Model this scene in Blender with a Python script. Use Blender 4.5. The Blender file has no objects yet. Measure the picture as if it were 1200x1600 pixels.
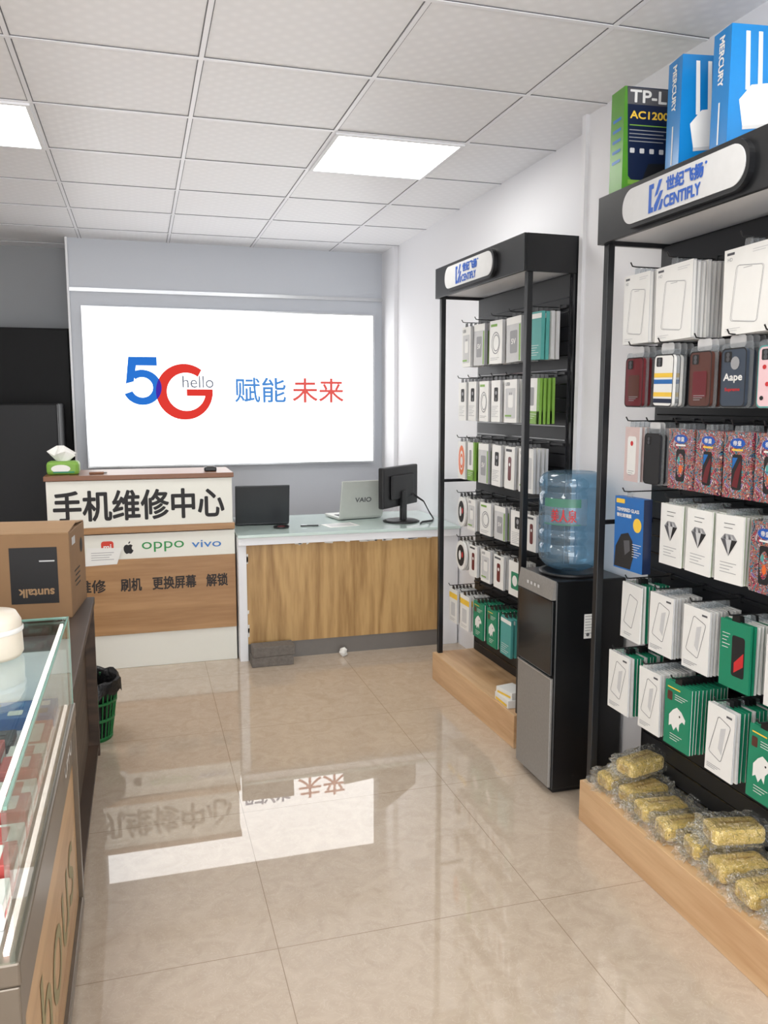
import bpy, math, random
from mathutils import Vector, Matrix
random.seed(7)
SC=bpy.context.scene
COL=SC.collection

# ------------------------------------------------------------------ colour / materials
def lin(c):
    c=c/255.0
    return c/12.92 if c<=0.04045 else ((c+0.055)/1.055)**2.4
def rgb(r,g,b): return (lin(r),lin(g),lin(b),1.0)
MATS={}
def N(nt,t,**kw):
    n=nt.nodes.new(t)
    for k,v in kw.items(): setattr(n,k,v)
    return n
def base(name):
    m=bpy.data.materials.new(name); m.use_nodes=True
    nt=m.node_tree; nt.nodes.clear()
    out=N(nt,'ShaderNodeOutputMaterial')
    return m,nt,out
def plain(name,col,rough=0.5,metal=0.0,var=0.05,scale=30.0,spec=0.5,bump=0.0,coat=0.0):
    if name in MATS: return MATS[name]
    m,nt,out=base(name)
    p=N(nt,'ShaderNodeBsdfPrincipled')
    tc=N(nt,'ShaderNodeTexCoord'); nz=N(nt,'ShaderNodeTexNoise'); nz.inputs['Scale'].default_value=scale
    nt.links.new(tc.outputs['Object'],nz.inputs['Vector'])
    mx=N(nt,'ShaderNodeMix',data_type='RGBA')
    c=rgb(*col)
    mx.inputs[6].default_value=tuple(x*(1-var) for x in c[:3])+(1,)
    mx.inputs[7].default_value=tuple(min(1,x*(1+var)) for x in c[:3])+(1,)
    nt.links.new(nz.outputs['Fac'],mx.inputs[0])
    nt.links.new(mx.outputs[2],p.inputs['Base Color'])
    p.inputs['Roughness'].default_value=rough; p.inputs['Metallic'].default_value=metal
    p.inputs['Specular IOR Level'].default_value=spec
    p.inputs['Coat Weight'].default_value=coat
    if bump>0:
        b=N(nt,'ShaderNodeBump'); b.inputs['Strength'].default_value=bump; b.inputs['Distance'].default_value=0.01
        nt.links.new(nz.outputs['Fac'],b.inputs['Height']); nt.links.new(b.outputs['Normal'],p.inputs['Normal'])
    nt.links.new(p.outputs[0],out.inputs[0])
    MATS[name]=m; return m
def emis(name,col,strength):
    if name in MATS: return MATS[name]
    m,nt,out=base(name)
    e=N(nt,'ShaderNodeEmission'); e.inputs[0].default_value=rgb(*col); e.inputs[1].default_value=strength
    nt.links.new(e.outputs[0],out.inputs[0]); MATS[name]=m; return m
def glassy(name,tint,f0=0.05,rough=0.02,bump=0.0,body=0.0,bscale=40,edge=0.7):
    m,nt,out=base(name)
    tr=N(nt,'ShaderNodeBsdfTransparent'); tr.inputs[0].default_value=rgb(*tint)
    gl=N(nt,'ShaderNodeBsdfGlossy'); gl.inputs['Roughness'].default_value=rough
    lw=N(nt,'ShaderNodeLayerWeight'); lw.inputs['Blend'].default_value=0.5
    pw=N(nt,'ShaderNodeMath',operation='POWER'); pw.inputs[1].default_value=4.0
    ma=N(nt,'ShaderNodeMath',operation='MULTIPLY_ADD'); ma.inputs[1].default_value=edge; ma.inputs[2].default_value=f0
    nt.links.new(lw.outputs['Facing'],pw.inputs[0]); nt.links.new(pw.outputs[0],ma.inputs[0])
    mx=N(nt,'ShaderNodeMixShader')
    nt.links.new(ma.outputs[0],mx.inputs[0])
    src=tr.outputs[0]
    if body>0:
        df=N(nt,'ShaderNodeBsdfDiffuse'); df.inputs[0].default_value=rgb(*tint)
        m2=N(nt,'ShaderNodeMixShader'); m2.inputs[0].default_value=body
        nt.links.new(tr.outputs[0],m2.inputs[1]); nt.links.new(df.outputs[0],m2.inputs[2]); src=m2.outputs[0]
    nt.links.new(src,mx.inputs[1]); nt.links.new(gl.outputs[0],mx.inputs[2])
    if bump>0:
        tc=N(nt,'ShaderNodeTexCoord'); nz=N(nt,'ShaderNodeTexNoise'); nz.inputs['Scale'].default_value=bscale; nz.inputs['Distortion'].default_value=1.5
        nt.links.new(tc.outputs['Object'],nz.inputs['Vector'])
        b=N(nt,'ShaderNodeBump'); b.inputs['Strength'].default_value=bump; b.inputs['Distance'].default_value=0.02
        nt.links.new(nz.outputs['Fac'],b.inputs['Height'])
        nt.links.new(b.outputs['Normal'],gl.inputs['Normal']); nt.links.new(b.outputs['Normal'],lw.inputs['Normal'])
    nt.links.new(mx.outputs[0],out.inputs[0]); MATS[name]=m; return m
def wood(name,c1,c2,sc,rough=0.45,k=34.0,mixw=0.45):
    m,nt,out=base(name)
    p=N(nt,'ShaderNodeBsdfPrincipled'); tc=N(nt,'ShaderNodeTexCoord'); mp=N(nt,'ShaderNodeMapping')
    mp.inputs['Scale'].default_value=sc
    nt.links.new(tc.outputs['Object'],mp.inputs[0])
    n1=N(nt,'ShaderNodeTexNoise'); n1.inputs['Scale'].default_value=0.8; n1.inputs['Detail'].default_value=1.5; n1.inputs['Distortion'].default_value=0.4
    n2=N(nt,'ShaderNodeTexNoise'); n2.inputs['Scale'].default_value=7; n2.inputs['Detail'].default_value=5
    for n in (n1,n2): nt.links.new(mp.outputs[0],n.inputs['Vector'])
    mu=N(nt,'ShaderNodeMath',operation='MULTIPLY'); mu.inputs[1].default_value=k; nt.links.new(n1.outputs['Fac'],mu.inputs[0])
    si=N(nt,'ShaderNodeMath',operation='SINE'); nt.links.new(mu.outputs[0],si.inputs[0])
    a=N(nt,'ShaderNodeMath',operation='MULTIPLY_ADD'); a.inputs[1].default_value=0.5*mixw; a.inputs[2].default_value=0.5*mixw; nt.links.new(si.outputs[0],a.inputs[0])
    b=N(nt,'ShaderNodeMath',operation='MULTIPLY_ADD'); b.inputs[1].default_value=1-mixw; nt.links.new(n2.outputs['Fac'],b.inputs[0]); nt.links.new(a.outputs[0],b.inputs[2])
    r=N(nt,'ShaderNodeValToRGB'); r.color_ramp.elements[0].color=rgb(*c1); r.color_ramp.elements[1].color=rgb(*c2)
    r.color_ramp.elements[0].position=0.2; r.color_ramp.elements[1].position=0.7
    nt.links.new(b.outputs[0],r.inputs[0]); nt.links.new(r.outputs[0],p.inputs['Base Color'])
    p.inputs['Roughness'].default_value=rough
    nt.links.new(p.outputs[0],out.inputs[0]); MATS[name]=m; return m

WHITE=plain('white_paint',(232,233,236),0.55,var=0.02,scale=3)
WALL=plain('wall_paint',(232,232,235),0.7,var=0.012,scale=2)
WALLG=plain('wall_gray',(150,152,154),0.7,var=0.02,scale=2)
PANELB=plain('wall_panel_blue_gray',(196,200,207),0.45,var=0.01,scale=1.5)
CHROME=plain('brushed_metal',(200,202,205),0.3,metal=0.9,var=0.05)
ALU=plain('aluminium_brown',(112,102,90),0.3,metal=0.5,var=0.04)
GRAYM=plain('gray_metal',(120,116,112),0.45,metal=0.3)
BLACK=plain('black_powdercoat',(20,21,24),0.38,var=0.08)
BLACKG=plain('black_gloss',(14,14,16),0.12,var=0.05)
BLACKM=plain('black_matt',(10,10,12),0.55,var=0.05,spec=0.2)
BLACKF=plain('black_fridge',(18,18,20),0.45,var=0.05,spec=0.25)
BLACKP=plain('black_plastic',(20,20,22),0.4)
DKPANEL=plain('black_panel',(24,25,29),0.5,var=0.1)
INK=plain('ink_black',(24,22,23),0.6)
INKB=plain('ink_brown',(44,36,32),0.6)
PWHITE=plain('paper_white',(230,229,225),0.5,var=0.02)
PGRAY=plain('print_gray',(150,150,152),0.6)
PLGRAY=plain('print_light_gray',(198,198,198),0.6)
PDGRAY=plain('print_dark_gray',(80,80,84),0.6)
GREEN=plain('pack_green',(22,128,94),0.5)
LGREEN=plain('pack_lime',(118,162,60),0.5)
TEAL=plain('pack_teal',(78,156,150),0.5)
ORANGE=plain('pack_orange',(222,104,42),0.5)
YEL=plain('pack_yellow',(236,194,64),0.5)
RED=plain('print_red',(196,44,46),0.45)
BLUE=plain('print_blue',(24,100,172),0.4)
SKYB=plain('box_sky_blue',(14,120,188),0.3)
NAVY=plain('box_navy',(14,28,58),0.35)
BOXG=plain('box_green',(78,140,38),0.35)
SIGNBLUE=plain('sign_blue',(30,84,172),0.4)
OPPOG=plain('logo_green',(40,140,70),0.5)
HOUSG=plain('faded_brown_green_print',(140,130,92),0.5)
HOUSR=plain('faded_brown_print',(158,106,74),0.5)
VIVOB=plain('logo_blue',(60,120,190),0.5)
MIO=plain('logo_orange_red',(206,60,40),0.5)
BEIGE=plain('cream_panel',(226,225,216),0.45,var=0.01)
BROWNTOP=plain('brown_trim',(124,80,52),0.4)
CARD=plain('cardboard',(140,108,76),0.8,var=0.1,scale=8)
CARDD=plain('cardboard_flap',(160,128,94),0.8,var=0.1,scale=8)
TAPE=plain('clear_tape',(176,154,126),0.2)
DKWOOD=wood('dark_brown_wood',(58,44,34),(78,61,48),(3,0.6,10),0.55)
RWOOD=wood('reception_wood',(152,112,72),(176,136,94),(0.7,4,9),0.4,20,0.3)
DWOOD=wood('desk_wood',(150,114,68),(192,156,104),(10,10,0.9),0.4,22,0.32)
PWOOD=wood('platform_wood',(192,150,108),(216,180,138),(9,0.7,9),0.4,26,0.35)
SWOOD=wood('showcase_wood',(168,132,92),(190,154,112),(5,0.6,7),0.4,20,0.35)
DESKTOP=plain('desk_top_glass_white',(204,222,217),0.08,var=0.01,coat=0.3)
BRICK=plain('gray_brick',(112,106,100),0.95,var=0.25,scale=60,bump=0.6)
GOLD=plain('gold_foil_card',(238,206,112),0.28,metal=0.15,var=0.15,scale=60,bump=0.25)
GOLDP=plain('gold_print',(204,164,76),0.4)
GREENB=plain('basket_green',(20,104,50),0.4)
BAG=plain('black_bag',(14,14,16),0.3,bump=0.5,scale=60)
SILVER=plain('laptop_silver',(192,194,188),0.4,metal=0.2)
LAPG=plain('laptop_dark',(42,44,48),0.4)
BRUSH=plain('brushed_gray',(146,143,139),0.4,metal=0.4,var=0.12,scale=90)
DISPB=plain('dispenser_black',(16,16,18),0.3)
CASER=plain('case_dark_red',(100,28,34),0.35)
CASEB=plain('case_brown',(84,46,36),0.4)
CASEN=plain('case_slate',(56,66,80),0.4)
CASEP=plain('case_pink',(232,196,200),0.4)
CASEK=plain('case_black',(28,28,32),0.3)
PINKB=plain('pack_pink',(206,184,180),0.5)
SKIN=plain('box_dull_red',(186,76,72),0.45)
CREAM=plain('tub_cream',(222,212,196),0.4)
GLASS=glassy('clear_glass',(242,249,246),0.09,0.01,edge=0.75)
GLEDGE=plain('glass_edge_green',(132,168,156),0.1,spec=0.8)
BOTTLE=glassy('bottle_blue',(172,206,226),0.08,0.04,body=0.14,edge=0.5)
WRAP=glassy('clear_wrap',(254,254,250),0.13,0.06,bump=1.0,body=0.05,bscale=45,edge=0.8)
CLEARP=glassy('clear_plastic',(240,243,245),0.05,0.1,body=0.10)
SCREENW=emis('light_box_white',(255,255,255),3.4)
EBLUE=emis('light_box_blue',(46,118,212),1.0)
ERED=emis('light_box_red',(226,62,54),1.0)
EPUR=emis('light_box_purple',(72,48,170),1.0)
EGRY=emis('light_box_gray',(130,134,146),1.0)
EBL2=emis('light_box_text_blue',(84,144,214),1.0)
ERD2=emis('light_box_text_red',(230,98,92),1.0)
LAMP=emis('ceiling_diffuser',(255,253,248),11.5)
STRIP=emis('showcase_light',(255,232,226),4.5)

def graffiti():
    m,nt,out=base('graffiti_print')
    p=N(nt,'ShaderNodeBsdfPrincipled'); tc=N(nt,'ShaderNodeTexCoord')
    nz=N(nt,'ShaderNodeTexNoise'); nz.inputs['Scale'].default_value=22; nz.inputs['Distortion'].default_value=3.5; nz.inputs['Detail'].default_value=1.0
    nt.links.new(tc.outputs['Object'],nz.inputs['Vector'])
    r=N(nt,'ShaderNodeValToRGB'); cr=r.color_ramp; cr.interpolation='CONSTANT'
    cols=[(0.0,(30,24,52)),(0.30,(60,150,160)),(0.345,(30,24,50)),(0.39,(226,190,170)),(0.42,(36,24,60)),(0.455,(196,70,90)),(0.49,(24,20,44)),(0.52,(226,160,90)),(0.545,(40,28,66)),(0.575,(80,150,180)),(0.605,(28,22,48)),(0.635,(232,220,214)),(0.67,(110,70,140))]
    cr.elements[0].position=0; cr.elements[0].color=rgb(*cols[0][1]); cr.elements[1].position=cols[1][0]; cr.elements[1].color=rgb(*cols[1][1])
    for pz,c in cols[2:]:
        e=cr.elements.new(pz); e.color=rgb(*c)
    nt.links.new(nz.outputs['Fac'],r.inputs[0]); nt.links.new(r.outputs[0],p.inputs['Base Color'])
    p.inputs['Roughness'].default_value=0.35
    nt.links.new(p.outputs[0],out.inputs[0]); return m
GRAF=graffiti()

def floor_mat():
    m,nt,out=base('polished_marble_tile')
    p=N(nt,'ShaderNodeBsdfPrincipled'); tc=N(nt,'ShaderNodeTexCoord'); sp=N(nt,'ShaderNodeSeparateXYZ')
    nt.links.new(tc.outputs['Object'],sp.inputs[0])
    def joint(o,off):
        s=N(nt,'ShaderNodeMath',operation='SUBTRACT'); s.inputs[1].default_value=off
        nt.links.new(o,s.inputs[0])
        g=N(nt,'ShaderNodeMath',operation='PINGPONG'); g.inputs[1].default_value=0.4
        nt.links.new(s.outputs[0],g.inputs[0])
        l=N(nt,'ShaderNodeMath',operation='LESS_THAN'); l.inputs[1].default_value=0.0011
        nt.links.new(g.outputs[0],l.inputs[0]); return l.outputs[0]
    jx=joint(sp.outputs[0],0.315); jy=joint(sp.outputs[1],2.11)
    mxm=N(nt,'ShaderNodeMath',operation='MAXIMUM'); nt.links.new(jx,mxm.inputs[0]); nt.links.new(jy,mxm.inputs[1])
    n1=N(nt,'ShaderNodeTexNoise'); n1.inputs['Scale'].default_value=12; n1.inputs['Detail'].default_value=8; n1.inputs['Distortion'].default_value=1.6
    n2=N(nt,'ShaderNodeTexNoise'); n2.inputs['Scale'].default_value=22; n2.inputs['Detail'].default_value=4; n2.inputs['Distortion'].default_value=2.5
    for n in (n1,n2): nt.links.new(tc.outputs['Object'],n.inputs['Vector'])
    r1=N(nt,'ShaderNodeValToRGB'); r1.color_ramp.elements[0].position=0.3; r1.color_ramp.elements[1].position=0.7
    r1.color_ramp.elements[0].color=rgb(184,167,148); r1.color_ramp.elements[1].color=rgb(196,180,162)
    nt.links.new(n1.outputs['Fac'],r1.inputs[0])
    r2=N(nt,'ShaderNodeValToRGB'); e=r2.color_ramp.elements; e[0].position=0.475; e[0].color=(0,0,0,1); e[1].position=0.5; e[1].color=(1,1,1,1)
    x=r2.color_ramp.elements.new(0.525); x.color=(0,0,0,1)
    nt.links.new(n2.outputs['Fac'],r2.inputs[0])
    sc=N(nt,'ShaderNodeMath',operation='MULTIPLY'); sc.inputs[1].default_value=0.4; nt.links.new(r2.outputs[0],sc.inputs[0])
    mA=N(nt,'ShaderNodeMix',data_type='RGBA'); nt.links.new(sc.outputs[0],mA.inputs[0]); nt.links.new(r1.outputs[0],mA.inputs[6]); mA.inputs[7].default_value=rgb(210,196,180)
    mB=N(nt,'ShaderNodeMix',data_type='RGBA'); nt.links.new(mxm.outputs[0],mB.inputs[0]); nt.links.new(mA.outputs[2],mB.inputs[6]); mB.inputs[7].default_value=rgb(146,128,108)
    nt.links.new(mB.outputs[2],p.inputs['Base Color'])
    p.inputs['Roughness'].default_value=0.012; p.inputs['Specular IOR Level'].default_value=1.0
    nt.links.new(p.outputs[0],out.inputs[0]); return m
FLOOR=floor_mat()
def ceil_mat():
    m,nt,out=base('ceiling_tile')
    p=N(nt,'ShaderNodeBsdfPrincipled'); tc=N(nt,'ShaderNodeTexCoord')
    w1=N(nt,'ShaderNodeTexWave',bands_direction='DIAGONAL'); w1.inputs['Scale'].default_value=9; w1.inputs['Distortion'].default_value=0.6
    mp=N(nt,'ShaderNodeMapping'); mp.inputs['Scale'].default_value=(1,-1,1)
    w2=N(nt,'ShaderNodeTexWave',bands_direction='DIAGONAL'); w2.inputs['Scale'].default_value=9; w2.inputs['Distortion'].default_value=0.6
    nt.links.new(tc.outputs['Object'],w1.inputs[0]); nt.links.new(tc.outputs['Object'],mp.inputs[0]); nt.links.new(mp.outputs[0],w2.inputs[0])
    mu=N(nt,'ShaderNodeMath',operation='MULTIPLY'); nt.links.new(w1.outputs['Fac'],mu.inputs[0]); nt.links.new(w2.outputs['Fac'],mu.inputs[1])
    mx=N(nt,'ShaderNodeMix',data_type='RGBA'); nt.links.new(mu.outputs[0],mx.inputs[0])
    mx.inputs[6].default_value=rgb(233,233,235); mx.inputs[7].default_value=rgb(238,238,240)
    nt.links.new(mx.outputs[2],p.inputs['Base Color']); p.inputs['Roughness'].default_value=0.45
    b=N(nt,'ShaderNodeBump'); b.inputs['Strength'].default_value=0.07; b.inputs['Distance'].default_value=0.01
    nt.links.new(mu.outputs[0],b.inputs['Height']); nt.links.new(b.outputs['Normal'],p.inputs['Normal'])
    nt.links.new(p.outputs[0],out.inputs[0]); return m
CEIL=ceil_mat()
TBAR=plain('ceiling_bar',(236,236,240),0.35,var=0.02)
TGAP=plain('ceiling_gap',(104,104,108),0.6)

# ------------------------------------------------------------------ geometry helpers
_tc={}
def text2d(s):
    k=s
    if k in _tc: return _tc[k]
    cu=bpy.data.curves.new('t','FONT'); cu.body=s; cu.size=1.0; cu.resolution_u=4; cu.fill_mode='FRONT'
    ob=bpy.data.objects.new('t',cu); COL.objects.link(ob)
    dg=bpy.context.evaluated_depsgraph_get(); dg.update()
    me=bpy.data.meshes.new_from_object(ob.evaluated_get(dg))
    vs=[(v.co.x,v.co.y) for v in me.vertices]; fs=[tuple(p.vertices) for p in me.polygons]
    bpy.data.objects.remove(ob); bpy.data.curves.remove(cu); bpy.data.meshes.remove(me)
    if vs:
        x0=min(v[0] for v in vs);x1=max(v[0] for v in vs);y0=min(v[1] for v in vs);y1=max(v[1] for v in vs)
        vs=[((v[0]-x0)/(x1-x0),(v[1]-y0)/(y1-y0)) for v in vs]; asp=(x1-x0)/(y1-y0)
    else: asp=1
    _tc[k]=(vs,fs,asp); return _tc[k]
class Fr:
    def __init__(s,O,R,U):
        s.O=Vector(O);s.R=Vector(R).normalized();s.U=Vector(U).normalized();s.N=s.R.cross(s.U)
    def p(s,x,y,n=0.0): return s.O+s.R*x+s.U*y+s.N*n
def rrect(cx,cy,w,h,r,n=4,rot=0):
    pts=[]
    for (sx,sy,a0) in ((1,1,0),(-1,1,90),(-1,-1,180),(1,-1,270)):
        for i in range(n+1):
            a=math.radians(a0+90*i/n)
            pts.append((sx*(w/2-r)+r*math.cos(a),sy*(h/2-r)+r*math.sin(a)))
    c,s=math.cos(math.radians(rot)),math.sin(math.radians(rot))
    return [(cx+c*x-s*y,cy+s*x+c*y) for x,y in pts]
def ell(cx,cy,rx,ry,n=20): return [(cx+rx*math.cos(2*math.pi*i/n),cy+ry*math.sin(2*math.pi*i/n)) for i in range(n)]
class MB:
    def __init__(s): s.v=[];s.f=[];s.mi=[];s.sm=[];s.mats=[]
    def _m(s,m):
        if m not in s.mats: s.mats.append(m)
        return s.mats.index(m)
    def add(s,vs,fs,m,smooth=False):
        o=len(s.v); s.v+= [tuple(v) for v in vs]; k=s._m(m)
        for f in fs:
            s.f.append(tuple(i+o for i in f)); s.mi.append(k); s.sm.append(smooth)
        return s
    def box(s,x0,x1,y0,y1,z0,z1,m,bev=0.0,M=None):
        if x0>x1:x0,x1=x1,x0
        if y0>y1:y0,y1=y1,y0
        if z0>z1:z0,z1=z1,z0
        b=min(bev,(x1-x0)*.45,(y1-y0)*.45,(z1-z0)*.45)
        if b<=0:
            vs=[Vector((x,y,z)) for z in (z0,z1) for y in (y0,y1) for x in (x0,x1)]
            fs=[(0,2,3,1),(4,5,7,6),(0,1,5,4),(2,6,7,3),(0,4,6,2),(1,3,7,5)]
        else:
            import bmesh
            bm=bmesh.new(); bmesh.ops.create_cube(bm,size=1)
            for v in bm.verts: v.co=Vector(((x0+x1)/2+v.co.x*(x1-x0),(y0+y1)/2+v.co.y*(y1-y0),(z0+z1)/2+v.co.z*(z1-z0)))
            bmesh.ops.bevel(bm,geom=list(bm.edges),offset=b,segments=2,profile=0.5,affect='EDGES')
            bm.verts.index_update()
            vs=[v.co.copy() for v in bm.verts]; fs=[tuple(v.index for v in f.verts) for f in bm.faces]; bm.free()
        if M is not None: vs=[M@v for v in vs]
        return s.add(vs,fs,m)
    def poly(s,fr,pts,m,n=0.0008): return s.add([fr.p(x,y,n) for x,y in pts],[tuple(range(len(pts)))],m)
    def prism(s,fr,pts,n0,n1,m,mside=None):
        k=len(pts)
        s.add([fr.p(x,y,n1) for x,y in pts],[tuple(range(k))],m)
        s.add([fr.p(x,y,n0) for x,y in pts],[tuple(reversed(range(k)))],m)
        s.add([fr.p(x,y,n0) for x,y in pts]+[fr.p(x,y,n1) for x,y in pts],[(i,(i+1)%k,(i+1)%k+k,i+k) for i in range(k)],mside or m)
        return s
    def ring(s,fr,po,pi,m,n=0.0008):
        k=len(po); s.add([fr.p(x,y,n) for x,y in po]+[fr.p(x,y,n) for x,y in pi],[(i,(i+1)%k,(i+1)%k+k,i+k) for i in range(k)],m); return s
    def rect(s,fr,x0,y0,x1,y1,m,n=0.0008): return s.poly(fr,[(x0,y0),(x1,y0),(x1,y1),(x0,y1)],m,n)
    def text(s,fr,t,x0,y0,x1,y1,m,bold=0.0,n=0.0012):
        vs,fs,asp=text2d(t); d=bold*(y1-y0)
        offs=[(0,0)] if d<=0 else [(0,0),(d,0),(-d,0),(0,d),(0,-d),(d*.7,d*.7),(-d*.7,-d*.7),(d*.7,-d*.7),(-d*.7,d*.7)]
        for i,(ox,oy) in enumerate(offs):
            s.add([fr.p(x0+d+ox+a*(x1-x0-2*d),y0+d+oy+b*(y1-y0-2*d),n+i*0.00004) for a,b in vs],fs,m)
        return s
    def cyl(s,a,b,r0,r1,m,n=20,cap=True,smooth=True):
        a=Vector(a);b=Vector(b);d=(b-a).normalized()
        t=Vector((0,0,1)) if abs(d.z)<0.9 else Vector((1,0,0))
        u=d.cross(t).normalized();w=d.cross(u)
        vs=[a+u*(r0*math.cos(2*math.pi*i/n))+w*(r0*math.sin(2*math.pi*i/n)) for i in range(n)]
        vs+=[b+u*(r1*math.cos(2*math.pi*i/n))+w*(r1*math.sin(2*math.pi*i/n)) for i in range(n)]
        s.add(vs,[(i,i+n,(i+1)%n+n,(i+1)%n) for i in range(n)],m,smooth)
        if cap:
            s.add(vs[:n],[tuple(range(n))],m); s.add(vs[n:],[tuple(reversed(range(n)))],m)
        return s
    def lathe(s,prof,c,m,n=32,smooth=True):
        vs=[];k=len(prof)
        for (r,z) in prof:
            for i in range(n): vs.append((c[0]+r*math.cos(2*math.pi*i/n),c[1]+r*math.sin(2*math.pi*i/n),c[2]+z))
        fs=[(j*n+i,j*n+(i+1)%n,(j+1)*n+(i+1)%n,(j+1)*n+i) for j in range(k-1) for i in range(n)]
        return s.add(vs,fs,m,smooth)
    def tube(s,pts,r,m,n=6):
        pts=[Vector(p) for p in pts]
        vs=[];prev=None
        for i,p in enumerate(pts):
            d=(pts[min(i+1,len(pts)-1)]-pts[max(i-1,0)]).normalized()
            if prev is None:
                t=Vector((0,0,1)) if abs(d.z)<0.9 else Vector((1,0,0)); u=d.cross(t).normalized()
            else:
                u=(prev-d*prev.dot(d)).normalized()
            prev=u; w=d.cross(u)
            for k in range(n):
                a=2*math.pi*k/n; vs.append(p+u*(r*math.cos(a))+w*(r*math.sin(a)))
        L=len(pts)
        fs=[(j*n+i,j*n+(i+1)%n,(j+1)*n+(i+1)%n,(j+1)*n+i) for j in range(L-1) for i in range(n)]
        s.add(vs,fs,m,True); s.add(vs[:n],[tuple(range(n))],m); s.add(vs[-n:],[tuple(range(n))],m)
        return s
    def mesh(s,name):
        me=bpy.data.meshes.new(name); me.from_pydata(s.v,[],s.f)
        for m in s.mats: me.materials.append(m)
        me.polygons.foreach_set('material_index',s.mi); me.polygons.foreach_set('use_smooth',s.sm)
        me.update(); return me
    def obj(s,name,parent=None,loc=(0,0,0),rot=0.0,label=None,cat=None,kind=None,group=None):
        o=bpy.data.objects.new(name,s.mesh(name)); COL.objects.link(o)
        o.location=loc; o.rotation_euler=(0,0,rot)
        if parent: o.parent=parent
        if label:o['label']=label
        if cat:o['category']=cat
        if kind:o['kind']=kind
        if group:o['group']=group
        return o
def root(name,loc,label,cat,rot=0.0,group=None):
    e=bpy.data.objects.new(name,None); e.empty_display_size=0.1; COL.objects.link(e)
    e.location=loc; e.rotation_euler=(0,0,rot); e['label']=label; e['category']=cat
    if group:e['group']=group
    return e
def struct(name,mb): return mb.obj(name,kind='structure')
FY=lambda x,y,z:Fr((x,y,z),(1,0,0),(0,0,1))     # faces -Y
FX=lambda x,y,z:Fr((x,y,z),(0,-1,0),(0,0,1))    # faces -X
FXP=lambda x,y,z:Fr((x,y,z),(0,1,0),(0,0,1))    # faces +X

# ------------------------------------------------------------------ room
CZ=2.65
struct('floor',MB().box(-3.1,2.0,-2.7,6.95,-0.1,0,FLOOR))
mb=MB().box(-3.1,2.0,-2.7,6.95,CZ,CZ+0.1,CEIL)
gx=[0.243+0.6*k for k in range(-5,3)]; gy=[0.6*k for k in range(-4,12)]
for x in gx:
    mb.box(x-0.008,x+0.008,-2.6,6.8,CZ-0.004,CZ,TBAR); mb.box(x-0.0115,x-0.008,-2.6,6.8,CZ-0.0015,CZ,TGAP); mb.box(x+0.008,x+0.0115,-2.6,6.8,CZ-0.0015,CZ,TGAP)
for y in gy:
    mb.box(-3,1.9,y-0.008,y+0.008,CZ-0.0045,CZ,TBAR); mb.box(-3,1.9,y-0.0115,y-0.008,CZ-0.002,CZ,TGAP); mb.box(-3,1.9,y+0.008,y+0.0115,CZ-0.002,CZ,TGAP)
struct('ceiling',mb)
struct('wall_right',MB().box(1.88,2.0,-2.6,6.35,0,CZ,WALL))
struct('wall_pillar',MB().box(1.78,1.88,-0.6,3.15,0,CZ,WALL))
struct('wall_back',MB().box(-0.44,2.0,6.35,6.9,0,CZ,PANELB))
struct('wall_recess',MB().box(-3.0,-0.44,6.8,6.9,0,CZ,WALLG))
struct('wall_left',MB().box(-3.1,-3.0,-2.6,6.9,0,CZ,WALL))
struct('wall_front',MB().box(-3.0,-2.2,-2.7,-2.6,0,CZ,WALL).box(1.6,2.0,-2.7,-2.6,0,CZ,WALL).box(-2.2,1.6,-2.7,-2.6,2.45,CZ,WALL))
mb=MB()
for x in (-2.2,-0.95,0.3,1.55): mb.box(x,x+0.05,-2.68,-2.62,0,2.45,CHROME)
mb.box(-2.2,1.6,-2.68,-2.62,2.40,2.45,CHROME)
struct('window_1',mb)
struct('trim_1',MB().box(-0.44,1.86,6.335,6.35,2.285,2.31,CHROME))
struct('trim_2',MB().box(1.85,1.88,6.02,6.35,0,CZ,WALL))
struct('trim_3',MB().box(-0.455,-0.44,6.33,6.36,0,CZ,WHITE))
struct('trim_4',MB().box(1.765,1.78,3.12,3.15,0,CZ,WALL))
struct('baseboard_back',MB().box(-0.44,1.85,6.335,6.35,0,0.1,GRAYM))

def light(x,y,lab):
    r=root('ceiling_light_panel',(x,y,CZ-0.006),lab,'ceiling light',group='recessed ceiling light panels')
    m=MB()
    for a in (-1,1):
        m.box(min(a*0.295,a*0.278),max(a*0.295,a*0.278),-0.295,0.295,-0.008,0.001,WHITE)
        m.box(-0.278,0.278,min(a*0.295,a*0.278),max(a*0.295,a*0.278),-0.008,0.001,WHITE)
    m.obj('frame',r)
    MB().box(-0.278,0.278,-0.278,0.278,-0.004,0.0,LAMP).obj('diffuser',r)
for y in (3.9,1.5,-0.9):
    for x in (1.143,-0.657,-2.457):
        light(x,y,'square white glowing LED panel recessed in the tiled ceiling')

# ------------------------------------------------------------------ light box sign
r=root('light_box_sign',(0.7025,6.35,1.039),'large glowing white wall light box with blue and red lettering','sign')
W=2.135/2;H=1.141
m=MB()
m.box(-W,W,-0.07,-0.0,0,0.012,CHROME).box(-W,W,-0.07,0,H-0.012,H,CHROME).box(-W,-W+0.012,-0.07,0,0.012,H-0.012,CHROME).box(W-0.012,W,-0.07,0,0.012,H-0.012,CHROME)
m.obj('frame',r)
MB().box(-W+0.012,W-0.012,-0.066,-0.005,0.012,H-0.012,SCREENW).obj('glowing_face',r)
f=Fr((-0.7025,-0.066,-1.039),(1,0,0),(0,0,1))   # x,z in world numbers
m=MB()
m.poly(f,[(-0.03,1.770),(0.135,1.770),(0.135,1.832),(-0.062,1.832)],EBLUE,0.002)
m.poly(f,[(-0.062,1.832),(-0.085,1.64),(-0.030,1.655),(-0.010,1.770)],EBLUE,0.0021)
cx5,cz5,ro5,ri5=0.028,1.614,0.136,0.074
A=[math.radians(-158+ (128+158)*i/34) for i in range(35)]
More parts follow.
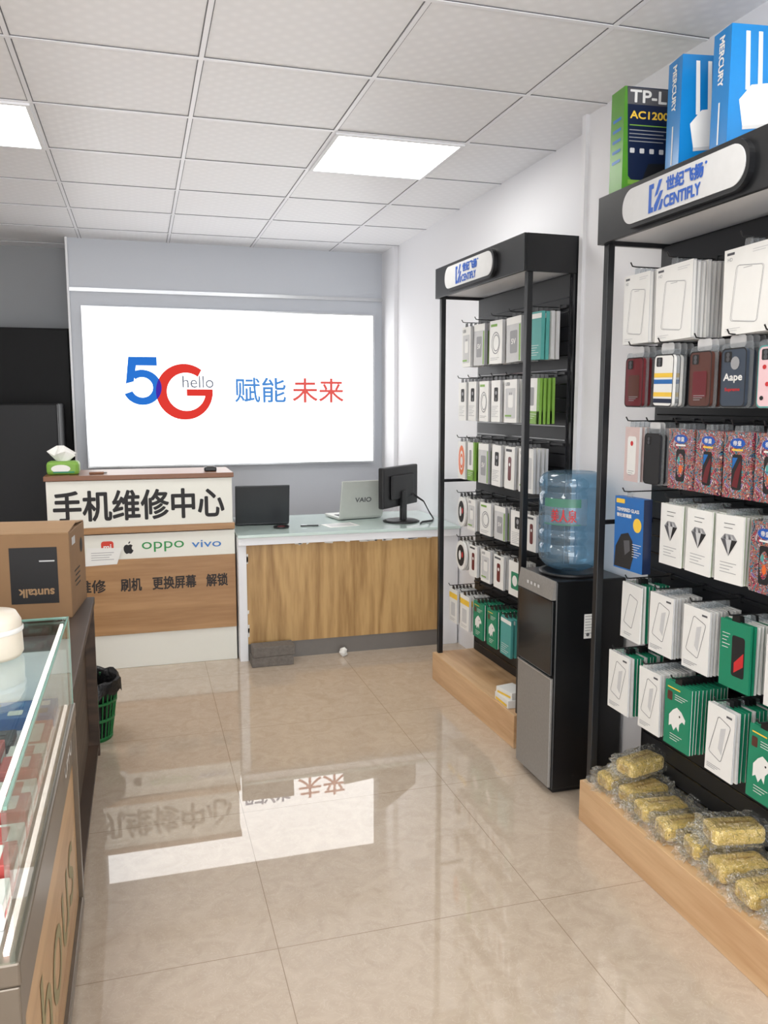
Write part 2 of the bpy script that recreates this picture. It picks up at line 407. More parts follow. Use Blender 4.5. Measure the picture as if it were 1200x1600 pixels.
po=[(cx5+ro5*0.99*math.cos(a),cz5+ro5*0.93*math.sin(a)) for a in A]; pi_=[(cx5+ri5*math.cos(a),cz5+ri5*0.98*math.sin(a)) for a in A]
m.add([f.p(x,y,0.0022) for x,y in po]+[f.p(x,y,0.0022) for x,y in pi_],[(i,i+1,i+36,i+35) for i in range(34)],EBLUE)
cx,cz,ro,ri=0.325,1.583,0.203,0.138
arc=[math.radians(52+ (360-52)*i/44) for i in range(45)]
pts=[(cx+ro*math.cos(a),cz+ro*math.sin(a)) for a in arc]; pin=[(cx+0.012+ri*math.cos(a),cz+ri*math.sin(a)) for a in arc]
m.add([f.p(x,y,0.003) for x,y in pts]+[f.p(x,y,0.003) for x,y in pin],[(i,i+1,i+46,i+45) for i in range(44)],ERED)
m.rect(f,cx+0.015,cz-0.030,cx+ro,cz+0.020,ERED,0.0032)
sl=[(cx-ro*math.cos(t),cz+ro*math.sin(t)) for t in [(-0.40+0.088*i) for i in range(11)]]
sl2=[(cx5+ro5*0.99*math.cos(t),cz5+ro5*0.93*math.sin(t)) for t in [(0.50-0.12*i) for i in range(11)]]
m.poly(f,sl+sl2,EPUR,0.004)
m.text(f,'hello',0.31,1.612,0.535,1.70,EGRY,0.006,n=0.0045)
m.text(f,'赋能',0.690,1.505,1.074,1.692,EBL2,0.014,n=0.003)
m.text(f,'未来',1.123,1.505,1.523,1.69,ERD2,0.014,n=0.003)
m.obj('lettering',r,label='blue and red printed lettering')

# ------------------------------------------------------------------ black wardrobe + fridge
r=root('tall_black_cabinet',(-1.02,6.6,0),'tall black cabinet against the gray wall','cabinet')
MB().box(-0.56,0.56,-0.18,0.2,0,2.03,BLACKM,0.005).obj('body',r)
for i,x in enumerate((-0.55,0.005)):
    d=MB().box(x,x+0.545,-0.2,-0.18,0.06,2.02,BLACKM,0.003).obj('door',r)
    MB().box((0.46 if i==0 else 0.03)+x,(0.48 if i==0 else 0.05)+x,-0.225,-0.2,0.9,1.2,BLACKP,0.003).obj('handle',d)
r=root('refrigerator',(-0.78,6.08,0),'black refrigerator standing behind the reception counter','refrigerator')
MB().box(-0.27,0.27,-0.2,0.25,0,1.5,BLACKF,0.01).obj('body',r)
d=MB().box(-0.265,0.265,-0.24,-0.2,0.55,1.495,BLACKF,0.008).obj('door',r)
MB().box(-0.25,-0.225,-0.27,-0.24,0.75,1.2,BLACKP,0.004).obj('handle',d)
MB().box(-0.265,0.265,-0.24,-0.2,0.04,0.54,BLACKF,0.008).obj('door',r)

# ------------------------------------------------------------------ reception counter
r=root('reception_counter',(0,4.78,0),'white and wood-grain phone repair reception counter with black lettering','counter')
x0,x1=-0.50,0.505
MB().box(x0,x1,0.01,0.48,0,0.20,BEIGE,0.003).obj('base',r)
m=MB().box(x0,x1,0.0,0.48,0.20,0.632,RWOOD,0.002); f=FY(0,0,0)
m.text(f,'维修',-0.365,0.448,-0.215,0.524,INKB,0.025)
m.text(f,'刷机',-0.137,0.448,-0.022,0.524,INKB,0.025)
m.text(f,'更换屏幕',0.036,0.448,0.28,0.524,INKB,0.025)
m.text(f,'解锁',0.335,0.448,0.459,0.524,INKB,0.025)
m.obj('wood_panel',r,label='wood-grain panel with dark lettering')
m=MB().box(x0,x1,0.006,0.48,0.632,0.775,BEIGE,0.001); f=FY(0,0.006,0)
m.poly(f,rrect(-0.198,0.705,0.066,0.066,0.014),MIO); m.text(f,'mi',-0.219,0.687,-0.177,0.721,PWHITE,0.03,n=0.0016)
ap=[(0,.30),(.10,.36),(.24,.36),(.38,.26),(.30,.14),(.28,0),(.34,-.13),(.44,-.2),(.36,-.38),(.22,-.52),(.1,-.5),(0,-.46),(-.1,-.5),(-.22,-.52),(-.36,-.36),(-.44,-.12),(-.44,.1),(-.34,.28),(-.2,.36),(-.1,.35)]
m.poly(f,[(-0.086+x*0.06,0.693+y*0.06) for x,y in ap][::-1],INK); m.poly(f,[(-0.086+x*0.06,0.697+y*0.06) for x,y in [(0,.36),(.02,.5),(.16,.62),(.17,.5),(.1,.4)]],INK)
m.text(f,'oppo',-0.014,0.666,0.217,0.724,OPPOG,0.0)
m.text(f,'vivo',0.26,0.680,0.426,0.722,VIVOB,0.01)
m.obj('logo_panel',r,label='cream panel with printed phone logos')
MB().box(x0-0.005,x1+0.0,-0.012,0.40,0.782,0.817,RWOOD,0.002).obj('ledge',r)
m=MB().box(x0,x1-0.01,-0.002,0.40,0.817,1.079,BEIGE,0.002); f=FY(0,-0.002,0)
m.text(f,'手机维修中心',-0.47,0.853,0.45,1.025,INK,0.024)
m.obj('sign_board',r,label='cream sign board with bold black lettering')
MB().box(x0-0.01,x1,-0.015,0.42,1.081,1.108,BROWNTOP,0.003).obj('counter_top',r)

m=MB(); f=FY(0,0,0); m.prism(f,[(-0.10,-0.045),(0.075,-0.040),(0.105,0.050),(-0.08,0.058)],-0.0012,0.0,PWHITE)
for i in range(4): m.rect(f,-0.06,0.026-0.013*i,0.06-0.012*(i%3),0.029-0.013*i,PGRAY,0.0004)
m.obj('paper_note',loc=(-0.225,4.7775,0.648),label='small white paper sheet on the front of the reception counter',cat='paper')

r=root('tissue_pack',(-0.415,4.9,1.108),'green soft tissue pack with a white tissue pulled out','tissues')
m=MB().box(-0.085,0.085,-0.055,0.055,0,0.075,LGREEN,0.018); f=FY(0,-0.055,0)
m.poly(f,ell(-0.01,0.035,0.05,0.022),PWHITE,0.0006); m.rect(f,-0.05,0.012,0.06,0.02,GREEN,0.0008); m.obj('pack',r)
m=MB(); n=10
ring0=[];ring1=[];ring2=[]
for i in range(n):
    a=2*math.pi*i/n; ring0.append((0.03*math.cos(a),0.015*math.sin(a),0.07)); q=0.9+0.5*(i%2)
    ring1.append((0.06*q*math.cos(a),0.03*q*math.sin(a),0.105+0.012*(i%3))); ring2.append((0.02*math.cos(a)-0.01,0.012*math.sin(a),0.145+0.015*(i%2)))
m.add(ring0+ring1+ring2,[(j*n+i,j*n+(i+1)%n,(j+1)*n+(i+1)%n,(j+1)*n+i) for j in range(2) for i in range(n)]+[tuple(range(2*n,3*n))],PWHITE)
m.obj('tissue',r,label='white tissue')
MB().box(-0.035,0.035,-0.025,0.025,0,0.025,BLACKP,0.006).box(-0.02,0.02,-0.012,0.012,0.025,0.03,GRAYM,0.002).obj('card_reader',loc=(0.385,4.9,1.108),label='small black gadget on the reception counter top',cat='gadget')
m=MB().box(-0.04,0.04,-0.015,0.015,0,0.014,BROWNTOP,0.005).cyl((0.04,0,0.007),(0.055,0,0.007),0.005,0.004,GRAYM,10); m.obj('lighter',loc=(-0.24,4.86,1.108),label='small brown lighter lying on the reception counter',cat='lighter')

# ------------------------------------------------------------------ desk
r=root('service_desk',(0,4.72,0),'white service desk with wood-grain front panel and pale glass top','desk')
m=MB().box(0.512,1.872,-0.03,0.75,0.735,0.752,DESKTOP,0.002); m.obj('glass_top',r,label='pale green-white glass top')
MB().box(0.515,1.87,-0.02,0.74,0.69,0.734,WHITE,0.002).obj('top_frame',r)
MB().box(0.515,0.562,0.0,0.72,0,0.69,WHITE,0.002).obj('side_panel',r)
MB().box(1.75,1.87,0.0,0.72,0,0.69,WHITE,0.002).obj('side_panel',r)
m=MB().box(0.562,1.75,0.006,0.03,0.10,0.69,DWOOD); f=FY(0,0.006,0)
random.seed(3)
for i in range(16):
    x=random.uniform(0.575,1.70); w=random.uniform(0.015,0.07)
    m.poly(f,[(x+w*0.1,0.69-random.uniform(0.005,0.016)),(x+w*0.9,0.69-random.uniform(0.004,0.014)),(x+w,0.69),(x,0.69)],PWHITE)
for i in range(9):
    z=random.uniform(0.12,0.64); h=random.uniform(0.02,0.06)
    for xx,sg in ((0.563,1),(1.749,-1)):
        if random.random()<0.6: m.poly(f,[(xx,z),(xx+sg*0.008,z+0.004),(xx+sg*0.009,z+h),(xx,z+h)][::sg],PWHITE)
m.obj('front_panel',r,label='wood-grain front panel with peeled white tape bits')
MB().box(0.562,1.75,0.012,0.03,0.0,0.10,GRAYM).obj('plinth',r)

for i in range(2):
    MB().box(-0.12,0.12,-0.055,0.055,0,0.058,BRICK,0.004).obj('brick',loc=(0.685+0.008*i,4.64,0.0+0.0585*i),rot=0.03*i,label='rough gray brick stacked at the foot of the desk',cat='brick',group='bricks stacked by the desk')
m=MB(); random.seed(5)
vs=[];n=8
for j in range(5):
    for i in range(n):
        ph=math.pi*(j+0.5)/5; a=2*math.pi*i/n; rr=0.026*random.uniform(0.7,1.2)
        vs.append((rr*math.sin(ph)*math.cos(a),rr*math.sin(ph)*math.sin(a),max(0,0.026-rr*math.cos(ph))))
m.add(vs,[(j*n+i,j*n+(i+1)%n,(j+1)*n+(i+1)%n,(j+1)*n+i) for j in range(4) for i in range(n)]+[tuple(range(n)),tuple(range(4*n,5*n))],PWHITE)
m.obj('crumpled_paper',loc=(1.12,4.66,0),label='small crumpled white paper ball on the floor',cat='litter')

def laptop(name,loc,rot,w,h,mat,label,logo=None):
    r=root(name,loc,label,'laptop',rot)
    m=MB().box(-w/2,w/2,0.0,0.23,0.004,0.022,mat,0.005).box(-w/2+0.02,w/2-0.02,0.03,0.12,0.022,0.0235,BLACKP)
    for a in (-1,1): m.box(a*(w/2-0.04)-0.01,a*(w/2-0.04)+0.01,0.02,0.2,0,0.004,BLACKP)
    for k in range(5): m.box(-w/2+0.025,w/2-0.025,0.035+k*0.017,0.048+k*0.017,0.0235,0.0255,LAPG)
    m.obj('base',r)
    T=Matrix.Rotation(math.radians(12),4,'X')
    m=MB().box(-w/2,w/2,-0.012,0.0,0.018,h,mat,0.005,M=T).box(-w/2+0.015,w/2-0.015,-0.0,0.001,0.035,h-0.015,BLACKG,M=T)
    if logo:
        O=T@Vector((0,-0.012,0)); U=(T@Vector((0,0,1)))
        f=Fr(O,(1,0,0),U); m.text(f,logo,-0.055,h*0.46,0.06,h*0.46+0.032,PDGRAY,0.03)
    m.obj('lid',r)
laptop('laptop',(0.705,5.06,0.752),math.radians(-3),0.33,0.26,LAPG,'open dark gray laptop standing on the desk')
laptop('laptop',(1.355,5.15,0.752),math.radians(10),0.31,0.265,SILVER,'open silver laptop with lettering on its lid','VAIO')
r=root('computer_monitor',(1.565,4.99,0.752),'black flat computer monitor on a round stand on the desk','monitor',math.radians(43))
m=MB().box(-0.22,0.22,-0.02,0.02,0.10,0.355,BLACKP,0.008).box(-0.14,0.14,-0.035,-0.02,0.15,0.30,BLACKP,0.01)
m.box(-0.205,0.205,0.02,0.022,0.115,0.34,BLACKG)
m.obj('screen_housing',r)
MB().box(-0.025,0.025,-0.05,-0.02,0.012,0.2,BLACKP,0.006).obj('stand',r)
MB().lathe([(0,0),(0.115,0),(0.118,0.006),(0.10,0.013),(0,0.016)],(0,-0.02,0),BLACKP).obj('stand_base',r)
c=[(0.12,-0.04,0.17),(0.17,-0.09,0.12),(0.2,-0.12,0.04),(0.16,-0.17,0.006),(0.08,-0.2,0.005),(0.0,-0.17,0.005),(-0.06,-0.19,0.005)]
MB().tube(c,0.004,BLACKP).tube([(x+0.02,y+0.01,z*0.9+0.004) for x,y,z in c[::1]],0.003,BLACKP).obj('cable',r)
MB().cyl((-0.06,0,0.005),(0.05,0,0.005),0.0045,0.0045,BLACKP,10).cyl((0.05,0,0.005),(0.066,0,0.005),0.0045,0.001,CHROME,10).box(-0.055,-0.02,-0.0015,0.0015,0.0095,0.0115,CHROME).obj('pen',loc=(0.98,4.93,0.752),rot=-0.15,label='black pen lying on the desk',cat='pen')
m=MB().lathe([(0,0.0),(0.045,0.0),(0.05,0.012),(0.047,0.012),(0.043,0.004),(0,0.004)],(0,0,0),BLACKP,20)
m.tube([(0.02*math.cos(a),0.02*math.sin(a),0.008) for a in [i*0.6 for i in range(10)]],0.003,CASER); m.obj('coiled_tray',loc=(0.80,4.92,0.752),label='small dark tray with cords on the desk',cat='tray')
MB().box(-0.1,0.1,-0.07,0.07,0,0.002,PWHITE).rect(Fr((0,0,0.002),(1,0,0),(0,1,0)),-0.08,-0.05,0.08,0.05,PLGRAY,0.0003).obj('paper_sheet',loc=(1.17,4.93,0.752),rot=0.2,label='white paper sheet lying on the desk',cat='paper')

# ------------------------------------------------------------------ display racks
def rack(loc,rot,label,hz=2.03):
    r=root('display_rack',loc,label,'display rack',rot,group='black merchandise display racks')
    W=0.49
    m=MB().box(0,0.30,-W,W,0.0,0.15,PWOOD,0.002); m.obj('platform',r,label='wood-grain base platform')
    for x in (0.035,0.255):
        for y in (-W+0.02,W-0.02):
            MB().box(x-0.013,x+0.013,y-0.013,y+0.013,0.15,hz,BLACK,0.002).obj('post',r)
    m=MB().box(0.235,0.242,-W+0.035,W-0.035,0.155,hz,DKPANEL)
    z=0.2
    while z<2.0:
        m.box(0.232,0.2352,-W+0.036,W-0.036,z,z+0.004,BLACKG); z+=0.06
    m.obj('back_panel',r)
    for s in (-1,1):
        MB().box(0.048,0.242,s*(W-0.02)-0.006,s*(W-0.02)+0.006,1.085,1.10,BLACK).obj('side_rung',r)
    m=MB(); t=hz+0.15
    m.box(0.0,0.015,-W,W,hz,t,BLACK,0.002).box(0.015,0.285,-W,-W+0.015,hz,t,BLACK).box(0.015,0.285,W-0.015,W,hz,t,BLACK)
    m.box(0.015,0.285,-W+0.015,W-0.015,t-0.015,t,BLACK).box(0.27,0.285,-W+0.015,W-0.015,hz,t-0.015,BLACK)
    m.box(0.015,0.27,-W+0.015,W-0.015,hz+0.015,hz+0.025,WHITE)
    hd=m.obj('header',r)
    f=FX(-0.0,0.04,hz+0.075)
    m=MB().prism(f,rrect(0,0,0.57,0.128,0.058,8),0.0,0.018,BLACK)
    m.prism(f,rrect(0,0,0.545,0.104,0.050,8),0.018,0.0205,PLGRAY)
    g=Fr(f.p(0,0,0.0205),f.R,f.U)
    m.text(g,'世纪飞扬',-0.050,0.001,0.115,0.042,SIGNBLUE,0.05)
    m.text(g,'CENTIFLY',-0.058,-0.042,0.105,-0.008,SIGNBLUE,0.05)
    for pl in ([(-.132,-.042),(-.108,-.042),(-.108,-.028),(-.118,-.028),(-.118,.024),(-.108,.024),(-.108,.038),(-.132,.038)],
               [(-.104,-.002),(-.088,.004),(-.068,.042),(-.084,.042)],
               [(-.104,-.042),(-.092,-.042),(-.062,.010),(-.076,.010),(-.104,-.024)],
               [(-.084,-.042),(-.068,-.042),(-.060,-.016),(-.070,-.014)]):
        m.poly(g,pl,SIGNBLUE,0.0012)
    m.cyl(g.p(0.123,0.036,0),g.p(0.123,0.036,0.0014),0.004,0.004,SIGNBLUE,12)
    m.obj('sign_plate',hd,label='rounded white sign plate with blue lettering')
    return r
RA=rack((1.505,3.64,0),math.radians(1.5),'black merchandise rack hung with packaged accessories against the wall',2.035)
RB=rack((1.48,2.03,0),0.0,'black merchandise rack hung with phone cases and screen protectors',2.02)

# ------------------------------------------------------------------ packs
PK={}
def tab(m,clr=CLEARP,t=0.001):
    f=FX(0,0,0); m.prism(f,[(-0.017,-0.004),(0.017,-0.004),(0.014,0.018),(-0.014,0.018)],-t-0.001,-0.001,clr)
def card(m,w,h,t,mat,side=None):
    m.box(0,t,-w/2,w/2,-h,0,side or mat,0.0); m.rect(FX(0,0,0),-w/2,-h,w/2,0,mat,0.0003)
def lines(m,f,x0,x1,y,k,mat,dy=0.006):
    for i in range(k): m.rect(f,x0,y-i*dy-0.0018,x0+(x1-x0)*(1-0.2*(i%3)),y-i*dy,mat,0.001)
def phone_outline(m,f,w,h,mat):
    m.ring(f,rrect(0.004,-h*0.54,w*0.56,h*0.64,0.010,4,-7),rrect(0.004,-h*0.54,w*0.56-0.004,h*0.64-0.004,0.008,4,-7),mat)
    m.ring(f,rrect(0.0,-h*0.545,w*0.56,h*0.64,0.010,4,-7),rrect(0.0,-h*0.545,w*0.56-0.0016,h*0.64-0.0016,0.009,4,-7),PDGRAY,0.0010)
def pack(kind,w,h,t):
    key=(kind,round(w,3),round(h,3),round(t,4))
    if key in PK: return PK[key]
    m=MB(); f=FX(0,0,0)
    if kind=='film':
        card(m,w,h,t,PWHITE,PLGRAY); tab(m)
        phone_outline(m,f,w,h,PLGRAY); m.rect(f,-w*0.08,-h*0.25,w*0.1,-h*0.244,PGRAY)
        m.rect(f,-w*0.44,-h*0.07,-w*0.28,-h*0.04,PDGRAY); m.text(f,'HD',-w*0.42,-h*0.14,-w*0.32,-h*0.10,PGRAY); lines(m,f,w*0.1,w*0.42,-h*0.06,2,PLGRAY); lines(m,f,-w*0.42,-w*0.1,-h*0.92,2,PLGRAY)
        m.rect(FY(0,-w/2,0),t*0.2,-h*0.98,t*0.8,-h*0.02,PWHITE,0.0004)
    elif kind=='film2':
        card(m,w,h,t,PWHITE,PLGRAY); tab(m)
        o=rrect(0.0,-h*0.46,w*0.5,h*0.6,0.008,4,-16); i=rrect(0,-h*0.46,w*0.5-0.0035,h*0.6-0.0035,0.006,4,-16)
        m.ring(f,o,i,PDGRAY); m.poly(f,[(w*.02,-h*.3),(w*.2,-h*.26),(w*.1,-h*.68),(-w*.04,-h*.6)],PLGRAY,0.0006)
        lines(m,f,-w*0.42,w*0.1,-h*0.88,3,PGRAY,0.005); m.rect(f,w*0.2,-h*0.1,w*0.4,-h*0.07,PDGRAY)
    elif kind=='green':
        card(m,w,h,t,GREEN,GREEN); tab(m,BLACKP)
        m.poly(f,[(-w*.3,-h*.70),(-w*.2,-h*.66),(-w*.1,-h*.74),(0,-h*.66),(w*.1,-h*.72),(w*.12,-h*.60),(w*.22,-h*.54),(w*.32,-h*.56),(w*.34,-h*.49),(w*.18,-h*.4),(0,-h*.36),(-w*.15,-h*.42),(-w*.3,-h*.52)],PWHITE)
        m.poly(f,ell(w*.12,-h*.48,w*.03,w*.03,8),INK,0.0012)
        lines(m,f,-w*.24,w*.24,-h*.80,3,PWHITE,0.008); m.rect(f,-w*.40,-h*.10,w*.1,-h*.08,YEL); m.poly(f,rrect(-w*.3,-h*.22,w*.2,h*.14,0.004),CASEB); lines(m,f,-w*.1,w*.4,-h*.17,3,PWHITE,0.007)
        m.rect(FY(0,-w/2,0),t*0.7,-h,t,0,PWHITE,0.0004)
    elif kind=='greenred':
        card(m,w,h,t,GREEN,GREEN); tab(m,BLACKP)
        m.poly(f,rrect(w*.12,-h*.5,w*.42,h*.6,0.008),INK); m.poly(f,[(w*.0,-h*.75),(w*.3,-h*.62),(w*.3,-h*.42),(0,-h*.6)],RED,0.0012)
        lines(m,f,-w*.42,-w*.16,-h*.2,5,PWHITE,0.01)
    elif kind=='whitegreen':
        card(m,w,h,t,PWHITE,PWHITE); tab(m)
        m.box(t,t+0.0005,-w/2,w/2,-h,0,GREEN)
        o=rrect(0.0,-h*0.48,w*0.46,h*0.56,0.006,4,-16); i=rrect(0,-h*0.48,w*0.46-0.0035,h*0.56-0.0035,0.005,4,-16); m.ring(f,o,i,PDGRAY)
        lines(m,f,-w*0.3,w*0.1,-h*0.88,2,PGRAY)
    elif kind=='diamond':
        card(m,w,h,t,PWHITE,PWHITE); tab(m)
        dm=[(0,-h*.60),(w*.3,-h*.36),(w*.16,-h*.28),(-w*.16,-h*.28),(-w*.3,-h*.36)]
        m.poly(f,dm,PGRAY)
        for a,b,mt in (((-w*.3,-h*.36),(-w*.12,-h*.36),PDGRAY),((-w*.12,-h*.36),(w*.1,-h*.36),PLGRAY),((w*.1,-h*.36),(w*.3,-h*.36),INK)):
            m.poly(f,[(0,-h*.6),b,a],mt,0.0012)
        for k in range(4): m.poly(f,[(-w*.16+w*.08*k,-h*.28),(-w*.2+w*.1*k,-h*.355),(-w*.1+w*.09*k,-h*.355)],(PDGRAY,PLGRAY)[k%2],0.0014)
        lines(m,f,-w*.2,w*.2,-h*.12,2,PDGRAY,0.012); lines(m,f,-w*.3,w*.3,-h*.70,4,PGRAY,0.009); m.box(t,t+0.001,-w/2,w/2,-h,0,LGREEN)
    elif kind in ('graffiti','graffitib'):
        card(m,w,h,t,GRAF,GRAF); tab(m)
        m.poly(f,rrect(0,-h*.60,w*.36,h*.54,0.008),INK)
        if kind=='graffiti':
            m.poly(f,[(-w*.16,-h*.82),(w*.04,-h*.84),(w*.16,-h*.5),(w*.12,-h*.42),(-w*.06,-h*.6)],CASER,0.0011); m.poly(f,[(-w*.16,-h*.56),(w*.02,-h*.38),(-w*.16,-h*.38)],BLUE,0.0011)
        else:
            m.poly(f,ell(0,-h*.6,w*.15,h*.2),GRAF,0.0011); m.poly(f,ell(w*.02,-h*.66,w*.07,h*.07),ORANGE,0.0013); m.poly(f,ell(-w*.06,-h*.5,w*.05,h*.05),TEAL,0.0014)
        m.poly(f,ell(0,-h*.16,w*.27,h*.075),SIGNBLUE,0.0014); m.text(f,'帝皇',-w*.15,-h*.20,w*.15,-h*.12,PWHITE,0.02,n=0.002); m.rect(f,-w*.2,-h*.275,w*.2,-h*.25,(YEL if kind=='graffiti' else PWHITE),0.0015)
    elif kind=='palecard':
        card(m,w,h,t,PINKB,PLGRAY); tab(m)
        m.poly(f,rrect(0,-h*.52,w*.6,h*.7,0.01),PWHITE,0.0007); m.poly(f,ell(0,-h*.3,w*.1,w*.1),RED,0.0011); lines(m,f,-w*.2,w*.2,-h*.8,3,PGRAY,0.007)
    elif kind.startswith('case'):
        cm={'caser':CASER,'caseb':CASEB,'casen':CASEN,'casep':CASEP,'casek':CASEK,'cases':PWHITE,'casec':PINKB}[kind]
        m.prism(f,rrect(0,-h*.5,w,h,0.014,4),-t,-t+0.0015,CLEARP)
        m.prism(f,rrect(0,-h*.54,w*.78,h*.88,0.014,5),-t+0.0015,0,cm,cm)
        m.ring(f,rrect(0,-h*.54,w*.80,h*.9,0.015,5),rrect(0,-h*.54,w*.75,h*.86,0.013,5),(INK if kind!='casep' else TEAL),0.0006)
        m.prism(f,rrect(0,0.002,w*.5,0.034,0.01,4),-t,-t+0.0015,PLGRAY)
        m.poly(f,rrect(-w*.18,-h*.22,w*.24,h*.16,0.005),INK,0.0008)
        m.poly(f,ell(-w*.18,-h*.19,w*.055,w*.055,12),PDGRAY,0.0014); m.poly(f,ell(-w*.18,-h*.255,w*.055,w*.055,12),PDGRAY,0.0014)
        if kind=='cases':
            for i,c in enumerate((PWHITE,YEL,BLUE,PWHITE,YEL,NAVY)):
                y=-h*(.30+.11*i); m.rect(f,-w*.37,y-h*.075,w*.37,y,c,0.0007)
        if kind=='casen':
            m.text(f,'Aape',-w*.3,-h*.62,w*.3,-h*.47,PWHITE,0.03); m.text(f,'Supreme',-w*.24,-h*.76,w*.24,-h*.69,RED,0.03)
            m.poly(f,ell(w*.05,-h*.32,w*.14,h*.1,14),PGRAY,0.0009)
        if kind=='casep':
            for (a,b) in ((-.2,-.4),(.15,-.5),(-.1,-.65),(.2,-.75),(-.25,-.85)): m.poly(f,ell(w*a,h*b,w*.06,w*.05,10),(RED,INK)[int(abs(a*100))%2],0.001)
        if kind in('caser','caseb'):
            m.poly(f,rrect(0,-h*.62,w*.5,h*.42,0.006),CASEB if kind=='caser' else CASER,0.0009); lines(m,f,-w*.2,w*.2,-h*.8,3,PGRAY,0.006)
    elif kind=='bluebox':
        card(m,w,h,t,BLUE,BLUE); tab(m)
        m.text(f,'TEMPERED GLASS',-w*.42,-h*.20,w*.36,-h*.15,PWHITE,0.04); m.text(f,'钢化玻璃膜',-w*.42,-h*.28,w*.1,-h*.225,PWHITE,0.03)
        m.poly(f,[(-w*.48,-h*.98),(w*.1,-h*.98),(w*.22,-h*.75),(w*.15,-h*.58),(0,-h*.48),(-w*.25,-h*.52),(-w*.44,-h*.7)],INK); m.poly(f,[(-w*.1,-h*.8),(w*.08,-h*.72),(w*.05,-h*.58),(-w*.15,-h*.6)],PDGRAY,0.0012)
        m.poly(f,ell(w*.30,-h*.36,w*.14,w*.14),YEL); m.poly(f,rrect(-w*.3,-h*.06,w*.3,h*.06,0.003),YEL); lines(m,f,w*.15,w*.45,-h*.62,6,PWHITE,0.008)
        m.box(0,t,-w*.5-0.0005,-w*.5,-h,0,NAVY)
    elif kind=='accbox':
        card(m,w,h,t,PWHITE,PLGRAY); tab(m,BLACKP)
        m.poly(f,rrect(0,-h*.55,w*.8,h*.7,0.006),PLGRAY,0.0006); m.poly(f,rrect(w*.02,-h*.5,w*.4,h*.3,0.01),PWHITE,0.001); m.rect(f,-w*.06,-h*.36,-w*.02,-h*.3,PDGRAY,0.0012); m.rect(f,w*.06,-h*.36,w*.10,-h*.3,PDGRAY,0.0012)
        m.text(f,'USB',-w*.4,-h*.14,-w*.05,-h*.06,PGRAY,0.03); m.rect(f,-w*.42,-h*.86,w*.1,-h*.82,LGREEN,0.0012)
    elif kind=='acccable':
        card(m,w,h,t,PWHITE,PLGRAY); tab(m,BLACKP)
        m.ring(f,ell(0,-h*.52,w*.34,h*.26),ell(0,-h*.52,w*.30,h*.23),PGRAY); m.ring(f,ell(w*.03,-h*.52,w*.26,h*.2),ell(w*.03,-h*.52,w*.22,h*.17),PGRAY,0.001)
        m.rect(f,-w*.42,-h*.14,w*.1,-h*.08,LGREEN); lines(m,f,-w*.4,w*.3,-h*.86,2,PGRAY,0.008)
    elif kind=='accgray':
        card(m,w,h,t,PLGRAY,PGRAY); tab(m,BLACKP)
        m.rect(f,-w*.5,-h*.16,w*.5,0,PWHITE,0.0006); m.poly(f,rrect(0,-h*.55,w*.5,h*.5,0.008),PGRAY,0.0007); m.text(f,'5V',-w*.15,-h*.6,w*.15,-h*.48,PWHITE,0.03); m.rect(f,w*.36,-h*.98,w*.46,-h*.18,LGREEN,0.0008)
    elif kind=='accdark':
        card(m,w,h,t,PWHITE,PLGRAY); tab(m,BLACKP)
        m.poly(f,rrect(w*.05,-h*.34,w*.44,h*.34,0.008),INK); m.poly(f,ell(w*.05,-h*.30,w*.10,w*.10,12),PGRAY,0.0012); m.rect(f,w*.02,-h*.5,w*.08,-h*.42,PGRAY,0.0012); lines(m,f,-w*.4,w*.3,-h*.62,7,PGRAY,0.008)
    elif kind=='acclime':
        card(m,w,h,t,PWHITE,LGREEN); tab(m,BLACKP); m.rect(f,-w*.5,-h,w*.5,-h*.72,LGREEN,0.0006); m.rect(f,w*.3,-h,w*.5,0,LGREEN,0.0006); m.poly(f,rrect(-w*.08,-h*.4,w*.3,h*.4,0.006),PGRAY,0.0012); lines(m,f,-w*.4,w*.3,-h*.78,3,PWHITE,0.009)
    elif kind=='accteal':
        card(m,w,h,t,TEAL,TEAL); tab(m,BLACKP); m.rect(f,-w*.5,-h*.14,w*.5,-h*.04,PWHITE); lines(m,f,-w*.4,w*.3,-h*.7,5,PWHITE,0.01)
    elif kind=='accorange':
        card(m,w,h,t,PWHITE,PLGRAY); tab(m,BLACKP); m.ring(f,ell(0,-h*.5,w*.4,h*.4),ell(0,-h*.5,w*.24,h*.26),ORANGE); m.ring(f,ell(0,-h*.52,w*.2,h*.2),ell(0,-h*.52,w*.14,h*.12),ORANGE,0.001)
    elif kind=='accred':
        card(m,w,h,t,PWHITE,PLGRAY); tab(m,BLACKP); m.poly(f,rrect(0,-h*.52,w*.34,h*.56,0.01),CASER); m.poly(f,ell(0,-h*.42,w*.08,w*.08),PWHITE,0.0012); m.rect(f,-w*.42,-h*.12,w*.2,-h*.06,PDGRAY)
    elif kind=='accround':
        m.prism(f,ell(0,-h*.5,w*.5,h*.5,24),-t,0,PWHITE); tab(m,BLACKP)
        m.poly(f,ell(0,-h*.5,w*.36,h*.36),INK); m.poly(f,ell(-w*.08,-h*.5,w*.12,h*.16),PWHITE,0.0012); m.poly(f,ell(w*.16,-h*.46,w*.08,h*.1),RED,0.0012)
    elif kind=='accgreen':
        card(m,w,h,t,PWHITE,PWHITE); tab(m,BLACKP); m.poly(f,rrect(0,-h*.55,w*.6,h*.5,0.008),GREEN); m.poly(f,ell(0,-h*.55,w*.2,w*.2),PWHITE,0.0012)
    elif kind=='accyel':
        card(m,w,h,t,PWHITE,PLGRAY); tab(m,BLACKP); m.rect(f,-w*.5,-h*.28,w*.5,-h*.12,YEL); m.poly(f,rrect(0,-h*.6,w*.5,h*.4,0.006),PLGRAY); lines(m,f,-w*.36,w*.3,-h*.88,2,PGRAY,0.008)
    me=m.mesh(kind); PK[key]=me; return me
